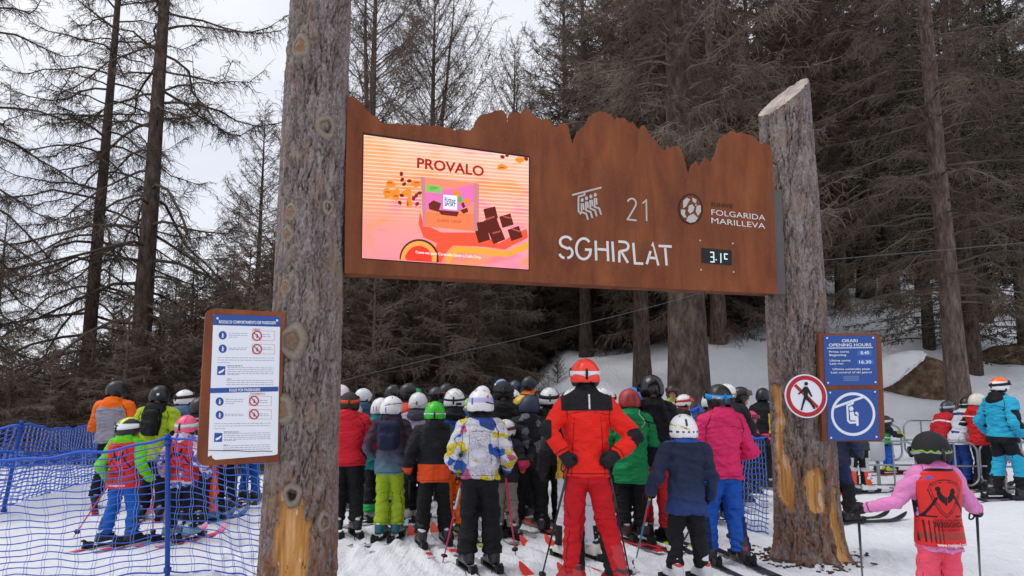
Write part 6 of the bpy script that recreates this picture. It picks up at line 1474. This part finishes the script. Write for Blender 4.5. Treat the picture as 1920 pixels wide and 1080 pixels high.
person('skier in pale grey jacket with fur collar, black trousers and white grey helmet', 784, 737, d=9.4, hem=.47, jc='#a9a7ba', hood='#4a4a5c', pc='#131418', bc='#d0d0c8', bc2='#4a4b4e', vox=.013, short='skier in the pale grey jacket', arms='fwd', hel=dict(c='#d4d6da', strap=None, m=[('#8a4a5c', lambda q: .0045-np.abs(q.z-.0+.02*np.sin(q.x*40))), ('#5a5c64', lambda q: mn(.012-np.abs(np.abs(q.x-.0)-.0)+.0, .022-np.abs(q.z-.02)))]), st=((-.06, 0), (.05, -.02)), skis=dict(yaw=-20, L=1.5, c='#d5d5d9', c2='#2a2b2e'), poles=(None, dict(px=(797, 945), c='#b9bac0')))
person('child in teal jacket with white helmet behind the woman in lime trousers', 714, 747, d=9.3, hem=.42, jc='#127a7c', hood=True, pc='#121317', bc='#d5d6d8', bc2='#2fae5c', vox=.013, short='child in the teal jacket', arms='low', hel=dict(c='#dcdde0', strap=None, m=[('#2a2c38', lambda q: mn(.005-np.abs(np.abs(q.x+.05)-.02), .03-np.abs(q.z-.02)))]), st=((-.08, 0), (.06, 0)), skis=dict(yaw=-60, L=1.3, c='#d2d3d8', c2='#c8323c'), pm=[('#2fae5c', lambda q: .13-q.z)])
# farther into the queue: heads and shoulders
def far(desc, u, vt, d, jc, hc_, **k):
    hel = dict(c=hc_, strap=k.pop('strap', None), sz=k.pop('sz', .045), tilt=.12, gog=k.pop('gog', '#2c3038'), r=k.pop('r', .35), m=k.pop('hm', ()))
    k.setdefault('arms', 'leanon'); k.setdefault('pc', '#15161b')
    return person(desc, u, vt, d=d, jc=jc, hel=hel, vox=k.pop('vox', .016), **k)
far('skier in slate blue jacket with plain white helmet near the tall log post', 680, 729, 11.8, '#3c5674', '#d9dbdf', hood=True, hyaw=-20, face=True)
far('skier in white helmet whose orange headband shows beside the tall log post', 640, 722, 10.6, '#3a2c28', '#e0e0e2', strap='#d8552a', sz=.0)
far('bald patch free skier in small grey white helmet behind the red hooded jacket'.replace('bald patch free skier', 'child'), 664, 757, 10.2, '#1b1c20', '#c9cbd0')
far('skier in plain black jacket and black helmet behind the plum jacket', 738, 722, 10.6, '#17181a', '#17181b', hood=True, r=.25, bulk=1.1)
far('man in orange jacket seen in profile with black helmet and green goggles', 757, 719, 10.3, '#e0441c', '#15161a', yaw=-82, strap='#1b1c20', gog='#22a860', sz=.03, face=True, collar='#1a1b1e')
far('skier in blue and lime jacket with dark grey helmet', 815, 726, 11.2, '#2260b4', '#2c3038', jm=[('#b8cc34', lambda q: q.z-.80)], strap='#15161a')
far('tall skier with black red helmet behind the blue jacket', 838, 720, 10.9, '#20232e', '#17181c', strap='#8a2a2e', sz=.02, hood=True)
far('skier turned right with lime green helmet and dark jacket', 876, 748, 9.9, '#1c2022', '#7cc42c', yaw=-75, strap='#d5d8c8', face=True, collar='#b8c83c')
far('skier with white helmet just behind the scribble print jacket', 903, 724, 11.4, '#1b1c22', '#e4e4e8', strap='#24263a')
far('skier with blue white helmet deep in the queue', 941, 711, 13.2, '#24304c', '#7d9cc8', strap='#e0e0e4')
far('skier with slate helmet and white strap, orange collar', 965, 714, 12.2, '#23252c', '#2c3a52', strap='#d9dbe2', sz=.0, collar='#e0761e')
far('man turned right with black helmet and orange scarf', 984, 706, 12.0, '#1b1c20', '#141518', yaw=-60, collar='#d06a20', face=True)
far('skier with white helmet and black goggle strap in mid queue', 960, 731, 10.8, '#1d1e22', '#d6d8dc', strap='#16171a')
far('skier with charcoal helmet turned right', 951, 748, 10.0, '#24262a', '#26292e', yaw=-50, face=True)
far('child with yellow helmet', 976, 742, 9.7, '#2a2326', '#e6b41e', yaw=-20)
far('skier with white helmet peeping out right of the red suit', 1128, 728, 9.8, '#1f2024', '#dcdde0', strap='#26282c')
far('skier with grey white helmet beside the red helmet', 1140, 733, 11.0, '#26303c', '#cfd1d6', strap='#202226')
far('man with blue helmet holding up a phone beside the black parka', 1184, 727, 9.2, '#1c2434', '#2f7fd0', arms=((-.15, .05, .66), (-.05, .18, .80), (.17, .0, .62), (.1, .15, .58)), face=True, yaw=-25, glv=('#b98069', '#17181a'), strap='#17181a', sz=.02)
far('woman in white and lime jacket with black helmet facing the camera', 1262, 722, 13.4, '#d3d8d0', '#26282d', yaw=170, face=True, hood=None, jm=[('#a6c43c', lambda q: mn(np.abs(q.x)-.075, q.z-.70)), ('#a6c43c', lambda q: q.z-.835)], gog='#4a2a2a', strap='#1b1c1f')
far('child in white helmet with red goggles turned right in dark jacket', 1275, 740, 13.1, '#2a2224', '#e2dede', yaw=-80, face=True, gog='#d83a34', strap='#b83a3a', collar='#b02a30')
far('skier in olive jacket with white helmet behind the pink jacket', 1338, 735, 9.4, '#3b382c', '#e0e1e4', hood=True, hyaw=-40)
far('skier with white helmet directly behind the black helmet with blue strap', 1364, 720, 10.2, '#24262b', '#e6e7e9', strap='#c87a2a', sz=.0)
far('man turned right in black jacket with black helmet and goggles', 1381, 726, 10.9, '#15161a', '#1a1b1f', yaw=-85, face=True, strap='#1c1d20', gog='#5a3a34', hood=None)
far('girl in pink jacket with pink helmet, arms reaching to the right', 1402, 771, 11.6, '#d8406c', '#e0335e', yaw=-88, face=True, strap='#dfd0dc', gog='#6a2440', arms='reach', sz=.03, jm=[('#c8402c', lambda q: mn(.05-np.abs(q.x), q.y))], glv='#1b1c20', group='skiers beyond the barriers')
far('person in black quilted jacket with yellow trim half hidden by the right log post', 1428, 728, 12.6, '#15161a', '#17181b', yaw=-30, jm=[('#e0b42a', lambda q: mn(.008-np.abs(q.x-.09), .75-q.z))])
# ---- left queue behind the net
far('man in orange and grey hooded top with black helmet left in the queue', 216, 715, 10.6, '#8f8c98', '#1a1b1f', vox=.0105, hood='#ee6a14', bulk=1.14, arms='cross', hem=.50, jm=[('#ee6a14', lambda q: mxm(-q.arm+.012, mn(q.z-.80, .2-q.z*0))), ], vf=None, wr=.5, pc='#14161f', st=((-.10, 0), (.05, .02)), skis=dict(yaw=30, L=1.6, c='#c8323c', c2='#2a2b2e'), short='man in the orange hooded top', hyaw=-20)
far('tall skier in lime yellow jacket and black hood, black trousers', 298, 724, 9.7, '#a4bc24', '#17181b', vox=.0105, hood='#17181b', bulk=1.12, arms='low', hem=.44, jm=[('#17181b', lambda q: mn(.09-q.elb, q.x)), ('#e0e2e8', lambda q: mn(.012-np.abs(q.hand-.10), q.x))], hm=[('#d8d9dc', lambda q: .016-np.linalg.norm(np.stack([q.x-.04, q.z-.04], 1), axis=1)+np.where(q.y > 0, -1, 0))], skis=dict(yaw=20, L=1.5, c='#c83a40', c2='#2a2b2e'), short='skier in lime yellow', pack=dict(label='black backpack on the skier in lime yellow', c='#17181b', s=(.105, .06, .17)))
person('child in lime green jacket and red bib, blue trousers, behind the front net fence', 244, 784, d=8.05, jc='#6cc81e', hem=.45, bulk=1.06, hood='#6cc81e', pc='#1b5fb8', bc='#23242a', bc2='#b8c4d8', vox=.0105, short='child in blue trousers behind the net', arms='low', hel=dict(c='#1b1d20', strap='#e4e6e8', sz=.05, sw=.02, m=[('#cfe032', lambda q: mn(q.z-.085, .02-np.abs(np.abs(q.x)-.03))), ('#e2e4e6', lambda q: .014-np.abs(q.z-.07))]), st=((-.13, -.02), (.11, .0)), skis=dict(yaw=-22, L=1.0, c='#c8b8c0', c2='#c8304a'), bib=dict(z0=.44, lean=.02, bulk=1.06), yaw=-6, hyaw=-25,
  poles=(dict(px=(139, 1006), c='#c83a44'), dict(px=(287, 1004), c='#c83a44')))
person('child in floral jacket and red bib with pink helmet beside the blue net post', 352, 780, d=8.3, jc='#b9a6c8', jpat='floral', hem=.41, bulk=1.06, hood=True, pc='#15161b', bc='#7a9aa8', bc2='#c8ccd2', vox=.0105, short='child in the floral jacket', arms='low', hel=dict(c='#ef5f86', strap='#b8dcd8', sz=.04, m=[('#c83a62', lambda q: mn(.006-np.abs(np.abs(q.x)-.045), q.z-.06))]), st=((-.09, 0), (.10, .0)), skis=dict(yaw=-20, L=1.0, c='#d85a86', c2='#5a9ac0'), bib=dict(z0=.46, lean=.02, bulk=1.06), yaw=-8)
far('skier in red jacket with blue camouflage hood and white helmet beside the rules board', 346, 732, 10.4, '#c83028', '#e2e3e8', hood='#55719c', strap='#3a1a24', hyaw=-30, sz=.06, skis=None, vox=.013)
far('skier in black and grey dotted jacket half hidden by the rules board', 375, 746, 9.3, '#23252a', '#17181c', hood=True, jm=[('#a9acb2', lambda q: .05-np.linalg.norm(np.stack([q.x-.02, q.z-.80], 1), axis=1)), ('#8f9298', lambda q: .05-np.linalg.norm(np.stack([q.x+.03, q.z-.70], 1), axis=1)), ('#c4d83a', lambda q: .02-np.abs(q.x+.11))], vox=.013)
far('child in orange trousers whose upper half is behind the rules board', 397, 790, 9.4, '#c2482c', '#b8bac0', pc='#ee5c1c', skis=dict(yaw=-20, L=1.2, c='#3a5a8c', c2='#c8ccd2'), short='child in orange trousers', bc='#2a6a8a', vox=.013)
far('child in black trousers standing behind the rules board', 432, 770, 10.4, '#b02c30', '#d4d6da', pc='#15161a', skis=dict(yaw=-15, L=1.3, c='#3a3b40', c2='#8ac03a'), short='child in black trousers behind the board', poles=(None, dict(px=(468, 952), c='#1b1c20')))
far('child in blue trousers and red jacket left of the tall log post', 476, 778, 11.2, '#c83030', '#d8dade', pc='#1c5cb2', skis=dict(yaw=-20, L=1.2, c='#d2d3d8', c2='#c83a40'), short='child in blue trousers near the post')
# ---- at the right, around the barriers
G2 = 'skiers beyond the barriers'
far('skier in dark navy trousers standing behind the right log post, mostly hidden', 1560, 745, 9.4, '#2a2f4a', '#23242a', pc='#232a52', pm=[('#14151a', lambda q: .30-q.z)], yaw=-60, st=((-.05, -.02), (.06, .05)), skis=dict(yaw=-72, L=1.6, c='#2a2b30', c2='#c8502c'), short='skier hidden by the right log post', group=G2, vox=.013, bc2='#c8502c')
far('skier in black and white trousers with orange cuffs below the chairlift symbol plate', 1602, 748, 12.0, '#3a3c42', '#d8dade', pc='#b9b9bd', pm=[('#17181b', lambda q: mn(.035-np.abs(q.lx-.03), q.z-.25)), ('#17181b', lambda q: q.z-.36), ('#e0502c', lambda q: mn(.21-q.z, q.lx*-1+.02)), ('#17181b', lambda q: mn(.21-q.z, q.lx-.02))], bc='#d8d8d8', bc2='#17181b', skis=dict(yaw=-80, L=1.5, c='#3a3b40', c2='#c83a40'), short='skier in black and white trousers', group=G2, yaw=-10, vox=.013)
far('child in orange red trousers peeping out right of the log post', 1561, 800, 12.3, '#c83a30', '#d8dade', pc='#e2482c', skis=0, group=G2, yaw=-40)
far('small child with yellow gloves in blue trousers and green white bib, reaching right', 1655, 780, 13.6, '#1b2433', '#1d1e22', pc='#1f5cb8', yaw=-85, face=True, strap='#d5d6d8', arms='reach', jm=[('#2f9a54', lambda q: mn(mn(q.z-.50, .70-q.z), q.arm)), ('#dfe4e0', lambda q: mn(.012-np.abs(q.z-.62), q.arm))], glv='#d8c818', bc='#c8cc3c', skis=dict(yaw=-85, L=1.05, c='#c83a44', c2='#e2e2e6'), short='small child with yellow gloves', group=G2, vox=.013)
far('skier in red and white jacket bending forward with grey helmet', 1758, 748, 12.9, '#c42630', '#3a3c44', yaw=-65, bend=.35, strap='#b9bac8', jm=[('#e0dfe4', lambda q: mn(.010-np.abs(q.z-.74), q.arm+.1)), ('#17181b', lambda q: .07-q.elb)], pc='#1c2c6a', group=G2, vox=.013, short='bending skier in red and white', face=True)
far('skier in white jacket and navy trousers bending down with black headband helmet', 1790, 738, 12.6, '#cfd4de', '#191a1f', yaw=-75, bend=.40, strap='#d9dbe0', sz=.02, pc='#20418c', jm=[('#2a3a6a', lambda q: mn(.02-np.abs(q.z-.78), q.arm+.1)), ('#1b1c20', lambda q: mn(-q.arm, .70-q.z))], group=G2, vox=.013, face=True, short='bending skier in the white jacket', collar='#54b83c', poles=(None, dict(px=(1832, 900), c='#b9bac0')), skis=dict(yaw=-80, L=1.5, c='#2a2b30', c2='#d5d5d9'))
far('skier in red jacket with black sleeves and cream helmet facing right', 1829, 738, 12.3, '#cc2228', '#d8d2c2', yaw=-78, hood=True, jm=[('#17181b', lambda q: mn(-q.arm, .745-q.z)), ('#e2e2e4', lambda q: .006-np.abs(q.z-.765)), ('#e2e2e4', lambda q: mn(-q.arm, .006-np.abs(q.z-.70)))], pc='#15161a', arms='low', face=True, skis=dict(yaw=-70, L=1.5, c='#2a2b30', c2='#b8c83a'), short='skier in red with black sleeves', group=G2, vox=.0115)
far('man in turquoise and black suit with white helmet of orange top facing right', 1872, 708, 11.3, '#2aa6cc', '#e2e3e6', yaw=-80, hood='#17181d', hm=[('#f06a1e', lambda q: q.z-.085), ], strap='#1b1c20', gog='#2a2b30', jm=[('#15161c', lambda q: mn(.035-np.abs(q.y+.02+.2*(q.z-.66)), mn(q.z-.58, .74-q.z))), ('#15161c', lambda q: .505-q.z), ('#15161c', lambda q: .05-q.hand)], pc='#15161c', pm=[('#2aa6cc', lambda q: mn(q.z-.17, .36-q.z-.4*np.abs(q.y-.03)))], hem=.46, arms='low', face=True, st=((-.06, -.07), (.06, .10)), skis=dict(yaw=-84, L=1.7, c='#26272c', c2='#8a8b90'), short='man in the turquoise suit', group=G2, vox=.0105, bulk=1.12)
far('small child in pale pink jacket behind the man in turquoise', 1862, 818, 12.6, '#d8a0b8', '#c8b0c8', pc='#c85a7c', yaw=-60, skis=0, group=G2)
far('child with dark helmet and pink sleeve cut off by the right edge of the photo', 1932, 810, 11.6, '#d88a98', '#1d1e24', yaw=80, arms='reach', skis=0, group=G2, face=True)
